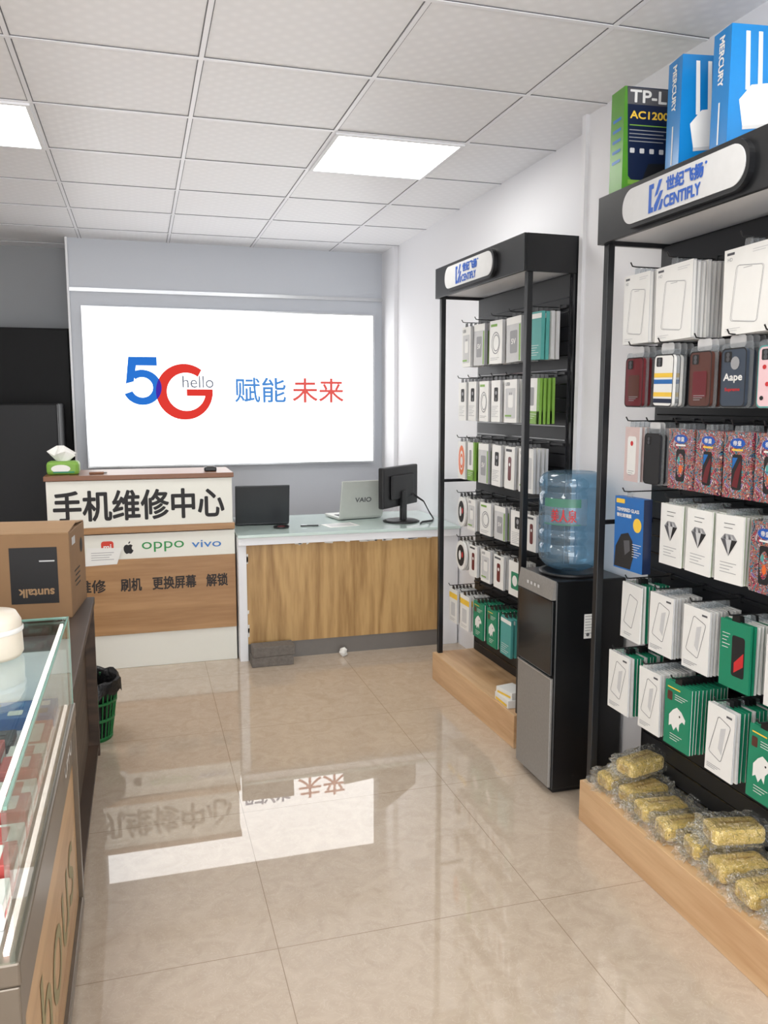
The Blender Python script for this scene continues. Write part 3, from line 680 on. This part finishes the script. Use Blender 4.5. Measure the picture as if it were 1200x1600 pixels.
NAMES={'film':('screen_protector_box','white screen protector box with phone outline'),'film2':('screen_protector_pack','white screen protector pack with phone outline'),
'green':('screen_protector_pack','green screen protector pack with white bird'),'greenred':('screen_protector_pack','green screen protector pack with phone picture'),
'whitegreen':('screen_protector_pack','white screen protector pack with green backing'),'diamond':('screen_protector_pack','white screen protector pack with gray diamond'),
'graffiti':('phone_case_pack','colourful graffiti-print phone case pack'),'graffitib':('phone_case_pack','multicolour graffiti-print phone case pack'),'palecard':('accessory_pack','pale pinkish accessory card pack'),
'caser':('phone_case','dark red phone case in clear bag'),'caseb':('phone_case','brown phone case in clear bag'),
'casen':('phone_case','slate phone case with white lettering'),'casep':('phone_case','pale pink phone case with red marks'),'casek':('phone_case','black phone case in clear bag'),
'cases':('phone_case','striped yellow blue and white phone case'),'casec':('phone_case','pale pink phone case in clear bag'),'bluebox':('tempered_glass_box','blue tempered glass box with black figure'),
'accbox':('accessory_pack','white boxed phone charger'),'acccable':('accessory_pack','white pack with coiled cable'),'accgray':('accessory_pack','gray and white charger pack'),
'accdark':('accessory_pack','white card pack with black earphones'),'acclime':('accessory_pack','white and lime green accessory pack'),
'accteal':('accessory_pack','teal accessory box'),'accorange':('accessory_pack','white accessory pack with orange cable'),'accred':('accessory_pack','white accessory pack with dark red item'),
'accround':('earphone_pack','round white earphone pack'),'accgreen':('accessory_pack','white accessory pack with green case'),'accyel':('accessory_pack','white accessory pack with yellow band')}
CATS={'screen_protector_box':'screen protector','screen_protector_pack':'screen protector','phone_case_pack':'phone case','phone_case':'phone case','tempered_glass_box':'box','accessory_pack':'phone accessory','earphone_pack':'earphones'}
def hang(R,rackname,kind,yc,ztop,w,h,t,n,pitch,xf,row,mix=None):
    a=R.rotation_euler[2]; c,s=math.cos(a),math.sin(a)
    n=min(n,int((0.215-xf-t)/pitch)+1)
    for i in range(n):
        k=kind
        if mix and i>0: k=mix if i%4!=1 else kind
        nm,lb=NAMES[k]
        o=bpy.data.objects.new(nm,pack(k,w,h,t)); COL.objects.link(o)
        lx=xf+i*pitch; dy=random.uniform(-0.002,0.002)
        o.location=(R.location.x+c*lx-s*(yc+dy),R.location.y+s*lx+c*(yc+dy),ztop+random.uniform(-0.001,0.001)); o.rotation_euler=(random.uniform(-0.02,0.02),0,a)
        o['label']=lb+' on rack hook'; o['category']=CATS[nm]; o['group']='packs on the %s row of the %s'%(row,rackname)
    m=MB().tube([(0.232,yc,ztop+0.0205),(xf-0.005,yc,ztop+0.0205),(xf-0.02,yc,ztop+0.022),(xf-0.027,yc,ztop+0.034)],0.0022,BLACK)
    m.box(0.222,0.234,yc-0.012,yc+0.012,ztop+0.008,ztop+0.03,BLACK)
    m.obj('hook',R)
ORD=['top','second','third','fourth','fifth','bottom']
def bar(R,z): MB().box(0.224,0.234,-0.45,0.45,z-0.006,z+0.006,BLACK,0.001).obj('hook_bar',R)
def HB(kind,y0,y1,row,zt,h,n,xf=0.08,t=0.009,pitch=0.0135,mix=None):
    hang(RB,'near rack',kind,(y0+y1)/2-2.03,zt,abs(y0-y1)*0.97,h,t,n,pitch,xf,ORD[row],mix)
HB('film',2.475,2.325,0,1.915,0.222,5,t=0.013,pitch=0.018)
HB('film',2.300,2.115,0,1.915,0.225,7,t=0.012,pitch=0.017)
HB('film',1.985,1.795,0,1.915,0.23,7,t=0.013,pitch=0.018)
HB('film',1.765,1.60,0,1.915,0.23,5,t=0.013,pitch=0.018)
for k,a,b in (('caser',2.460,2.33),('cases',2.300,2.17),('caseb',2.125,1.997),('casen',1.987,1.858),('casep',1.845,1.72),('caseb',1.70,1.58)):
    HB(k,a,b,1,1.665,0.178,4,t=0.012,pitch=0.022,mix={'caser':'casek','cases':'casek','casen':'caser','casep':'casep','caseb':'caser'}[k])
for k,a,b in (('palecard',2.435,2.350),('casek',2.335,2.225),('graffitib',2.195,2.075),('graffiti',2.065,1.955),('graffiti',1.944,1.83),('graffitib',1.82,1.71),('graffiti',1.70,1.59)):
    HB(k,a,b,2,1.422,0.18,5,t=0.009,pitch=0.017,mix='palecard' if k=='casek' else None)
HB('bluebox',2.42,2.25,3,1.195,0.24,1,xf=0.04,t=0.03)
for k,a,b in (('diamond',2.22,2.11),('diamond',2.09,1.975),('diamond',1.96,1.845),('graffitib',1.82,1.71),('graffiti',1.70,1.59)):
    HB(k,a,b,3,1.192,0.19,8,t=0.006,pitch=0.013)
for k,a,b,mx in (('whitegreen',2.42,2.305,'green'),('film2',2.26,2.135,'film2'),('film2',2.085,1.96,'film2'),('greenred',1.92,1.795,'whitegreen'),('whitegreen',1.74,1.63,'green')):
    HB(k,a,b,4,0.90,0.192,9,t=0.006,pitch=0.0125,mix=mx)
for k,a,b,mx in (('film2',2.43,2.305,'green'),('film2',2.25,2.135,'film2'),('green',2.11,1.985,'green'),('film2',1.91,1.795,'green'),('green',1.74,1.63,'green')):
    HB(k,a,b,5,0.66,0.20,11,xf=0.045,t=0.006,pitch=0.0125,mix=mx)
for z in (1.935,1.684,1.441,1.211,0.919,0.679): bar(RB,z)
def HA(kind,y0,y1,row,zt,h,n,xf=0.115,t=0.012,pitch=0.02,mix=None):
    hang(RA,'far rack',kind,(y0+y1)/2-3.64,zt,abs(y0-y1)*0.96,h,t,n,pitch,xf,ORD[row],mix)
for k,a,b in (('accbox',4.04,3.93),('accgray',3.89,3.76),('acccable',3.71,3.57),('accgray',3.53,3.38),('accteal',3.30,3.20)):
    HA(k,a,b,0,1.885,0.2,4,t=0.016,pitch=0.024,mix='accbox' if k=='accteal' else None)
for k,a,b in (('accdark',4.08,3.98),('accdark',3.95,3.85),('acccable',3.82,3.71),('accdark',3.68,3.58),('accbox',3.54,3.41),('acclime',3.32,3.20)):
    HA(k,a,b,1,1.607,0.195,4,mix='accbox' if k=='accdark' else None)
for k,a,b in (('accorange',4.08,3.98),('acclime',3.95,3.86),('accgray',3.82,3.70),('accdark',3.66,3.56),('accred',3.52,3.42),('accbox',3.38,3.24)):
    HA(k,a,b,2,1.303,0.195,4,mix='accgray' if k=='acclime' else None)
for k,a,b in (('accround',4.08,3.97),('accbox',3.94,3.84),('acccable',3.79,3.66),('accgray',3.62,3.5),('accdark',3.45,3.32),('accred',3.29,3.20)):
    HA(k,a,b,3,1.015,0.16,4)
for k,a,b in (('accround',4.09,3.95),('accred',3.91,3.81),('accbox',3.77,3.66),('accred',3.62,3.51),('accgreen',3.46,3.33)):
    HA(k,a,b,4,0.78,0.16,4)
for k,a,b,mx in (('accyel',4.08,3.97,'accyel'),('accyel',3.93,3.81,'accyel'),('green',3.76,3.64,'green'),('green',3.60,3.49,'green'),('accteal',3.45,3.34,'green')):
    HA(k,a,b,5,0.52,0.18,6,xf=0.075,mix=mx)
for z in (1.905,1.627,1.323,1.035,0.80,0.54): bar(RA,z)

m=MB().box(-0.05,0.05,-0.07,0.07,0,0.035,PWHITE,0.001).rect(FX(-0.05,0,0),-0.06,0.004,0.06,0.016,YEL).rect(Fr((0,0,0.035),(0,-1,0),(1,0,0)),-0.05,-0.03,0.02,0.03,PLGRAY)
m.obj('small_carton',loc=(1.575,3.30,0.151),label='small white carton with yellow band on the rack platform',cat='box')
MB().box(-0.045,0.045,-0.06,0.06,0,0.03,PWHITE,0.001).rect(FX(-0.045,0,0),-0.05,0.004,0.05,0.014,YEL).obj('small_carton',loc=(1.58,3.305,0.1865),rot=0.2,label='small white carton stacked on another carton',cat='box')

# gold wrapped blocks
import bmesh
def goldmesh():
    m=MB().box(-0.08,0.08,-0.042,0.042,0.005,0.058,GOLD,0.014)
    f=Fr((0,0,0.058),(1,0,0),(0,1,0)); m.rect(f,-0.045,-0.005,0.045,0.005,GOLDP)
    f=FX(-0.08,0,0.032); m.rect(f,-0.02,-0.01,0.02,0.01,GOLDP)
    return m.mesh('gold_box')
def wrapmesh(seed):
    random.seed(seed)
    bm=bmesh.new(); bmesh.ops.create_cube(bm,size=1); bmesh.ops.subdivide_edges(bm,edges=list(bm.edges),cuts=10,use_grid_fill=True)
    for v in bm.verts:
        d=v.co.normalized(); k=random.uniform(-0.003,0.010)
        sh=1.0-0.12*(abs(v.co.y)*2)**3*(abs(v.co.z)*2)**3
        x,y,z=v.co.x*0.178,v.co.y*0.100*sh,v.co.z*0.066*sh+0.035
        v.co=Vector((x+d.x*k,y+d.y*k,max(0.0015,z+d.z*k)))
    for sx in (-1,1):
        n=18; inner=[];outer=[]
        for i in range(n):
            a=2*math.pi*i/n
            inner.append(bm.verts.new((sx*0.086,0.030*math.cos(a),0.034+0.022*math.sin(a))))
            q=1.0+0.35*(i%2)+random.uniform(-0.15,0.25)
            outer.append(bm.verts.new((sx*(0.104+random.uniform(0,0.026)),0.036*q*math.cos(a),max(0.002,0.032+0.026*q*math.sin(a)))))
        for i in range(n): bm.faces.new((inner[i],inner[(i+1)%n],outer[(i+1)%n],outer[i]))
    me=bpy.data.meshes.new('wrap'); bm.to_mesh(me); bm.free(); me.materials.append(WRAP); return me
GM=goldmesh(); WM=[wrapmesh(i) for i in (1,2,3)]
random.seed(13)
ys=[2.43,2.315,2.195,2.075,1.955,1.835,1.715,1.60]
for i,y in enumerate(ys):
    r=root('wrapped_gold_box',(1.603+random.uniform(-0.016,0.012),y,0.151),'gold box in crumpled clear plastic wrap on the rack platform','wrapped box',random.uniform(-0.2,0.2),group='wrapped gold boxes on the rack platform')
    for nm,me in (('gold_box',GM),('plastic_wrap',WM[i%3])):
        o=bpy.data.objects.new(nm,me); COL.objects.link(o); o.parent=r
for i,(y,ry) in enumerate(((2.375,0.25),(1.90,-0.2))):
    r=root('wrapped_gold_box',(1.63,y,0.224),'gold box in crumpled clear wrap stacked on other boxes','wrapped box',ry,group='wrapped gold boxes on the rack platform')
    for nm,me in (('gold_box',GM),('plastic_wrap',WM[i])):
        o=bpy.data.objects.new(nm,me); COL.objects.link(o); o.parent=r

def rbox(name,loc,rot,w,h,d,fm,sm,label,deco):
    m=MB().box(0,w,0,d,0,h,sm,0.0); f=FY(0,0,0); m.rect(f,0,0,w,h,fm,0.0004)
    s=Fr((0,d,0),(0,-1,0),(0,0,1)); deco(m,f,s,w,h,d)
    m.obj(name,loc=loc,rot=math.radians(rot),label=label,cat='box')
def dTP(m,f,s,w,h,d):
    m.poly(f,[(0,0),(w,0),(w,0.03),(0.05,0.018),(0.02,0.05),(0.008,h),(0,h)],BOXG,0.0007)
    m.rect(f,0.010,h*0.835,w,h*0.99,PDGRAY,0.0006)
    m.text(f,'TP-LINK',0.018,h*0.852,0.258,h*0.972,PWHITE,0.035,n=0.0015)
    m.text(f,'AC1200',0.02,h*0.70,0.155,h*0.775,YEL,0.04)
    m.rect(f,0.02,h*0.635,0.16,h*0.645,LGREEN)
    for i in range(4): m.rect(f,0.02,h*(0.59-0.035*i),0.15-0.01*(i%2),h*(0.598-0.035*i),PGRAY)
    for i in range(4):
        m.poly(f,rrect(0.032+0.034*i,h*0.40,0.016,0.015,0.003),PLGRAY)
    m.poly(f,[(0.07,h*.12),(0.2,h*.16),(0.2,h*.30),(0.09,h*.28)],BLACKP)
    m.rect(f,0.02,h*0.08,0.09,h*0.12,LGREEN)
    for i in range(5): m.rect(s,0.016,h*(0.3+0.1*i),d-0.016,h*(0.33+0.1*i),BLUE)
def dME(m,f,s,w,h,d):
    for i in range(4):
        x=w*0.22+i*w*0.17; m.poly(f,[(x,h*0.5),(x+0.013,h*0.5),(x+0.006,h*0.95),(x-0.006,h*0.95)],PWHITE,0.001)
    m.poly(f,[(w*0.2,h*0.22),(w*0.98,h*0.28),(w*0.98,h*0.6),(w*0.3,h*0.54),(w*0.14,h*0.42)],PWHITE,0.0014)
    m.poly(f,[(w*0.2,h*0.19),(w*0.98,h*0.25),(w*0.98,h*0.28),(w*0.2,h*0.22)],PLGRAY,0.0014)
    m.rect(f,w*0.05,h*0.05,w*0.6,h*0.065,PWHITE); m.rect(f,w*0.05,h*0.09,w*0.4,h*0.1,PWHITE)
    t=Fr(s.p(d*0.5,h*0.95,0),(0,0,-1),(0,-1,0))
    m.text(t,'MERCURY',0.0,-0.013,0.13,0.013,PWHITE,0.04); m.rect(t,0.17,-0.005,0.28,0.002,PWHITE)
rbox('router_box',(1.505,2.425,2.171),-4,0.262,0.32,0.085,NAVY,BOXG,'navy and green wireless router carton on top of the rack',dTP)
rbox('router_box',(1.545,2.19,2.171),-9,0.215,0.33,0.085,SKYB,SKYB,'bright blue router carton with white router picture on rack top',dME)
rbox('router_box',(1.548,1.985,2.171),-7,0.215,0.33,0.085,SKYB,SKYB,'bright blue router carton with white antennas at rack top',dME)

# ------------------------------------------------------------------ water dispenser + bottle
r=root('water_dispenser',(1.455,2.71,0),'tall black floor water dispenser with brushed gray door','water dispenser')
D=0.29;Wd=0.31
MB().box(0.012,Wd,0,D,0.02,0.84,DISPB,0.006).box(0.03,Wd-0.02,0.02,D-0.02,0,0.02,BLACKP).obj('body',r)
m=MB().prism(Fr((0,0,0),(1,0,0),(0,0,1)),[(-0.006,0.77),(0.012,0.77),(0.012,0.842),(0.006,0.842)],-D,0,BRUSH); f=FX(-0.003,D,0.78)
for i in range(4): m.rect(f,0.09+0.03*i,0.018,0.105+0.03*i,0.03,PLGRAY,0.006)
m.obj('control_panel',r,label='slanted gray control strip')
MB().box(0.0,0.012,0.004,D-0.004,0.475,0.765,BLACKG,0.003).obj('upper_door',r,label='glossy black upper door')
MB().box(0.0,0.012,0.004,D-0.004,0.03,0.465,BRUSH,0.003).box(-0.002,0.002,0.004,D-0.004,0.462,0.468,CHROME).obj('lower_door',r,label='brushed gray lower door')
m=MB(); f=FY(0,0,0); m.rect(f,0.133,0.613,0.18,0.708,PWHITE); lines(m,f,0.137,0.176,0.70,7,PDGRAY,0.011); m.poly(f,ell(0.15,0.628,0.007,0.007),PDGRAY,0.001)
m.obj('rating_label',r,label='white printed rating sticker')
MB().lathe([(0.0,0.84),(0.118,0.84),(0.118,0.852),(0.10,0.852),(0.09,0.846),(0,0.846)],(0.145,0.145,0),BLACKP).obj('bottle_seat',r)
r=root('water_bottle',(1.60,2.855,0.853),'large translucent blue water bottle upside down on the dispenser','water bottle')
pf=[(0.03,0.0),(0.06,0.004),(0.095,0.02),(0.118,0.045),(0.122,0.06),(0.122,0.10),(0.115,0.108),(0.115,0.116),(0.123,0.124),(0.123,0.155),(0.115,0.162),(0.115,0.172),(0.123,0.18),(0.123,0.30),(0.116,0.308),(0.116,0.318),(0.124,0.326),(0.126,0.34),(0.122,0.362),(0.108,0.378),(0.09,0.385),(0.06,0.380),(0,0.378)]
MB().lathe(pf,(0,0,0),BOTTLE,40).obj('bottle_body',r)
m=MB()
def curved(m,a0,a1,z0,z1,R,mat,n=12):
    vs=[]
    for i in range(n+1):
        a=a0+(a1-a0)*i/n; vs+=[(R*math.cos(a),R*math.sin(a),z0),(R*math.cos(a),R*math.sin(a),z1)]
    m.add(vs,[(2*i,2*i+2,2*i+3,2*i+1) for i in range(n)],mat,True)
aC=math.atan2(-2.855,-1.60)
LABG=glassy('label_green_tint',(120,186,158),0.04,0.3,body=0.35,edge=0.2)
LFILM=glassy('label_film',(215,230,238),0.04,0.3,body=0.15,edge=0.2)
curved(m,aC-0.9,aC+0.5,0.19,0.29,0.1245,LFILM); curved(m,aC-0.9,aC+0.3,0.258,0.29,0.125,LABG); curved(m,aC-0.9,aC+0.3,0.19,0.195,0.125,LABG)
def ctext(s,a0,wd,z0,z1,R,mat):
    vs,fs,asp=text2d(s)
    for k in (0,0.008,0.016): m.add([((R+k*0.01)*math.cos(a0+k+x*wd),(R+k*0.01)*math.sin(a0+k+x*wd),z0+y*(z1-z0)) for x,y in vs],fs,mat)
ctext('美人泉',aC-0.62,0.78,0.202,0.25,0.1262,RED)
m.obj('bottle_label',r,label='green and clear label with red characters')

# ------------------------------------------------------------------ far brown counter, box, bin
r=root('brown_counter',(-0.21,3.02,0),'dark brown low counter standing beyond the glass showcase','counter')
m=MB().box(-0.55,0.0,-0.59,0.60,0.66,0.69,DKWOOD,0.003); m.obj('counter_top',r)
MB().box(-0.55,-0.005,0.565,0.597,0,0.66,DKWOOD).obj('end_panel',r)
MB().box(-0.55,-0.005,-0.585,-0.555,0,0.66,DKWOOD).obj('end_panel',r)
MB().box(-0.06,-0.045,-0.555,0.565,0.08,0.66,DKWOOD).obj('front_panel',r)
MB().box(-0.54,-0.01,-0.55,0.56,0.03,0.05,DKWOOD).obj('bottom_shelf',r)

r=root('cardboard_box',(-0.272,3.28,0.69),'brown cardboard carton with a black printed square','cardboard box',math.radians(-5.5))
m=MB().box(-0.48,0.0,0,0.34,0.0,0.325,CARD,0.003); f=FY(0,0,0)
m.rect(f,-0.215,0.06,-0.045,0.275,INK,0.0008)
t=Fr(f.p(-0.06,0.118,0.001),(-1,0,0),(0,0,-1)); m.text(t,'suntalk',0.0,0.0,0.128,0.034,CARDD,0.04)
m.rect(f,-0.11,0.22,-0.055,0.225,PLGRAY,0.0015)
g=FXP(0,0,0)
for i in range(4): m.rect(g,0.08+0.02*(i%2),0.16-0.02*i,0.2,0.166-0.02*i,INK,0.001)
m.poly(g,ell(0.25,0.24,0.03,0.03),INK,0.001); m.rect(g,0.05,0.27,0.12,0.30,PLGRAY,0.001)
m.rect(f,-0.48,0.15,-0.3,0.155,TAPE,0.001)
m.obj('carton_body',r)
T=Matrix.Translation((0,0,0.325))@Matrix.Rotation(math.radians(6),4,'X')
MB().box(-0.478,-0.002,0.0,0.17,0.0,0.004,CARDD,M=T).obj('flap',r)
T=Matrix.Translation((0,0.34,0.325))@Matrix.Rotation(math.radians(-5),4,'X')
MB().box(-0.478,-0.002,-0.15,0.0,0.0,0.004,CARDD,M=T).obj('flap',r)

r=root('trash_bin',(-0.255,3.80,0),'green plastic mesh bin lined with a black bag','trash bin')
m=MB(); n=30
for i in range(n):
    a=2*math.pi*i/n; ca,sa=math.cos(a),math.sin(a)
    m.cyl((0.082*ca,0.082*sa,0.01),(0.118*ca,0.118*sa,0.26),0.0038,0.0038,GREENB,6,cap=False)
for rr,z in ((0.084,0.012),(0.096,0.1),(0.108,0.18),(0.12,0.262)):
    m.lathe([(rr-0.004,z-0.006),(rr+0.004,z-0.006),(rr+0.004,z+0.006),(rr-0.004,z+0.006),(rr-0.004,z-0.006)],(0,0,0),GREENB,30)
m.lathe([(0,0),(0.084,0),(0.084,0.006),(0,0.006)],(0,0,0),GREENB,30)
m.obj('basket',r)
random.seed(2); nn=30
prof=[(0.075,0.012),(0.10,0.2),(0.113,0.27),(0.122,0.29),(0.130,0.275),(0.134,0.225)]
m=MB(); vs=[]
for j,(rr,z) in enumerate(prof):
    for i in range(nn):
        a=2*math.pi*i/nn; q=random.uniform(-0.004,0.006)*(j>1); vs.append(((rr+q)*math.cos(a),(rr+q)*math.sin(a),z+(random.uniform(-0.012,0.012) if j>2 else 0)))
m.add(vs,[(j*nn+i,j*nn+(i+1)%nn,(j+1)*nn+(i+1)%nn,(j+1)*nn+i) for j in range(len(prof)-1) for i in range(nn)]+[tuple(range(nn))],BAG,True)
m.obj('bag_liner',r,label='black bin bag')

# ------------------------------------------------------------------ glass showcase
r=root('glass_showcase',(-0.21,1.84,0),'glass-topped phone showcase with brown metal frame and wood panel','display case')
Y0,Y1=-0.58,0.56; X0=-0.52
MB().box(X0,0,Y0,Y1,0.902,0.91,GLASS).obj('glass_top',r,label='clear glass top')
MB().box(-0.008,0.0,Y0,Y1-0.0,0.66,0.902,GLASS).obj('glass_front',r)
MB().box(X0,-0.008,Y1-0.008,Y1,0.66,0.902,GLASS).obj('glass_end',r)
m=MB()
m.box(-0.004,0.001,Y0,Y1+0.001,0.905,0.911,GLEDGE).box(X0,-0.004,Y1-0.004,Y1+0.001,0.905,0.911,GLEDGE).box(-0.006,0.001,Y1-0.006,Y1+0.001,0.66,0.905,GLEDGE)
m.obj('glass_edging',r,label='polished green glass edges')
m=MB().box(-0.03,0.006,Y0,Y1+0.006,0.62,0.66,ALU,0.004).box(X0,-0.03,Y1-0.024,Y1+0.006,0.62,0.66,ALU,0.004)
m.box(-0.03,0.004,Y1-0.03,Y1+0.004,0.05,0.62,ALU,0.003).box(-0.03,0.004,Y0,Y0+0.035,0.05,0.62,ALU,0.003).box(-0.03,0.004,Y0+0.035,Y1-0.03,0.05,0.09,ALU,0.003)
m.obj('metal_frame',r)
m=MB().box(-0.03,-0.006,Y0+0.035,Y1-0.03,0.50,0.62,ALU); f=FXP(-0.006,0,0)
m.text(f,'OPPO',0.30,0.545,0.50,0.59,PWHITE,0.02); m.obj('brand_strip',r,label='brown strip with silver lettering')
m=MB().box(-0.03,-0.008,Y0+0.035,Y1-0.03,0.09,0.50,SWOOD); f=FXP(-0.008,0,0)
m.text(f,'hous',-0.30,0.2,0.40,0.42,HOUSG,0.0); m.rect(f,-0.3,0.16,0.4,0.163,HOUSR); m.rect(f,-0.1,0.14,0.3,0.142,HOUSR); m.obj('wood_panel',r,label='wood panel with faded lettering')
MB().box(X0,-0.03,Y0,Y1-0.025,0.635,0.655,WHITE).obj('display_shelf',r)
MB().box(X0,-0.03,Y1-0.02,Y1-0.001,0.05,0.62,DKWOOD).box(X0,-0.03,Y0,Y0+0.02,0.05,0.62,DKWOOD).obj('end_panel',r)
MB().box(X0,-0.01,Y1-0.016,Y1-0.010,0.66,0.82,WHITE).obj('end_reflection_board',r,label='white board added for pale reflection in the glass end')  # added board, its white stands in for the pale reflection in the glass
MB().box(X0+0.02,-0.04,Y0+0.02,Y1-0.02,0,0.05,BLACKP).obj('plinth',r)
MB().box(-0.020,-0.012,Y0+0.02,Y1-0.03,0.661,0.668,STRIP).obj('light_strip',r,label='glowing white strip light')
MB().box(-0.020,-0.012,Y0+0.02,Y1-0.03,0.893,0.899,STRIP).obj('light_strip',r,label='glowing strip light under the glass top')
Z=0.6555
def small(name,x0,x1,y0,y1,z0,z1,mat,lab,cat,deco=None,grp=None):
    cx,cy=(x0+x1)/2,(y0+y1)/2; m=MB().box(x0-cx,x1-cx,y0-cy,y1-cy,0,z1-z0,mat,0.002)
    T=Fr((0,0,z1-z0),(1,0,0),(0,1,0))
    if deco: deco(m,T,(x1-x0),(y1-y0),z1-z0)
    return m.obj(name,loc=(cx,cy,z0),label=lab,cat=cat,group=grp)
def d1(m,T,w,d,h):
    for i in range(6):
        for j in (-1,1): m.poly(T,rrect(-w*.42+w*.165*i,d*.22*j,0.036,0.036,0.004),(PWHITE,PDGRAY,SKYB)[(i+j)%3])
def d2(m,T,w,d,h):
    for i in range(7):
        for j in range(3): m.box(-w*.48+w*.14*i,-w*.48+w*.14*i+0.02,-d*.38+d*.26*j,-d*.38+d*.26*j+0.02,h,h+0.003,PDGRAY)
def d3(m,T,w,d,h):
    m.poly(T,rrect(0,0,w*.5,d*.7,0.005),PWHITE); m.rect(FXP(w/2,0,0),-d*.35,h*.3,d*.35,h*.7,PWHITE)
def d4(m,T,w,d,h):
    m.poly(T,rrect(0,0,w*.4,d*.7,0.005),SKIN); m.rect(FXP(w/2,0,0),-d*.35,h*.3,d*.35,h*.5,SKIN)
small('cable_tray',-0.62,-0.245,2.24,2.37,Z,Z+0.035,BLUE,'blue tray holding small adapters inside the glass showcase','tray',d1)
small('keyboard',-0.62,-0.33,2.09,2.20,Z,Z+0.02,BLACKP,'black compact keyboard inside the glass showcase','keyboard',d2)
small('phone_box',-0.31,-0.245,2.05,2.22,Z,Z+0.03,SKIN,'red phone box lying inside the glass showcase','box',d3,'phone boxes in the showcase')
random.seed(21)
for i in range(7):
    y=1.985-0.098*i; q=random.uniform(-0.006,0.006)
    small('phone_box',-0.320,-0.240,y-0.042,y+0.042,Z,Z+(0.045,0.06)[i%2],(PWHITE,SKIN)[i%2],('white','red')[i%2]+' phone box standing in the glass showcase','box',(d4,d3)[i%2],'phone boxes in the showcase')
    small('phone_box',-0.415,-0.330,y-0.042+q,y+0.042+q,Z,Z+(0.065,0.045)[i%2],(SKIN,PWHITE)[i%2],('red','white')[i%2]+' phone box standing in the glass showcase','box',(d3,d4)[i%2],'phone boxes in the showcase')
MB().lathe([(0,0),(0.066,0),(0.072,0.01),(0.07,0.085),(0.06,0.104),(0,0.108)],(0,0,0),CREAM,36).lathe([(0.0725,0.06),(0.074,0.062),(0.074,0.07),(0.0725,0.072)],(0,0,0),PWHITE,36).obj('plastic_tub',loc=(-0.355,2.06,0.911),label='round cream plastic tub standing on the glass showcase',cat='tub')

# ------------------------------------------------------------------ world, light, camera
w=bpy.data.worlds.new('world'); SC.world=w; w.use_nodes=True
bg=w.node_tree.nodes['Background']; bg.inputs[0].default_value=(0.90,0.95,1.0,1); bg.inputs[1].default_value=2.4
def area(name,loc,rot,sx,sy,p,col=(1,1,1)):
    l=bpy.data.lights.new(name,'AREA'); l.shape='RECTANGLE'; l.size=sx; l.size_y=sy; l.energy=p; l.color=col
    o=bpy.data.objects.new(name,l); o.location=loc; o.rotation_euler=rot; COL.objects.link(o); return o
area('shopfront_daylight',(-0.3,-2.5,1.3),(math.radians(94),0,0),3.6,2.2,105,(0.98,0.99,1.0))
yw,pt=math.radians(16.4),math.radians(7.5)
Fv=Vector((math.sin(yw)*math.cos(pt),math.cos(yw)*math.cos(pt),-math.sin(pt)))
Rv=Vector((math.cos(yw),-math.sin(yw),0)); Uv=Rv.cross(Fv)
cd=bpy.data.cameras.new('camera'); cam=bpy.data.objects.new('camera',cd); COL.objects.link(cam)
M=Matrix((( Rv.x,Uv.x,-Fv.x,0),(Rv.y,Uv.y,-Fv.y,0),(Rv.z,Uv.z,-Fv.z,1.5),(0,0,0,1)))
cam.matrix_world=M
cd.sensor_width=36; cd.lens=1290/1600*36; cd.clip_start=0.05
SC.camera=cam
SC.view_settings.view_transform='Standard'
SC.view_settings.look='None'
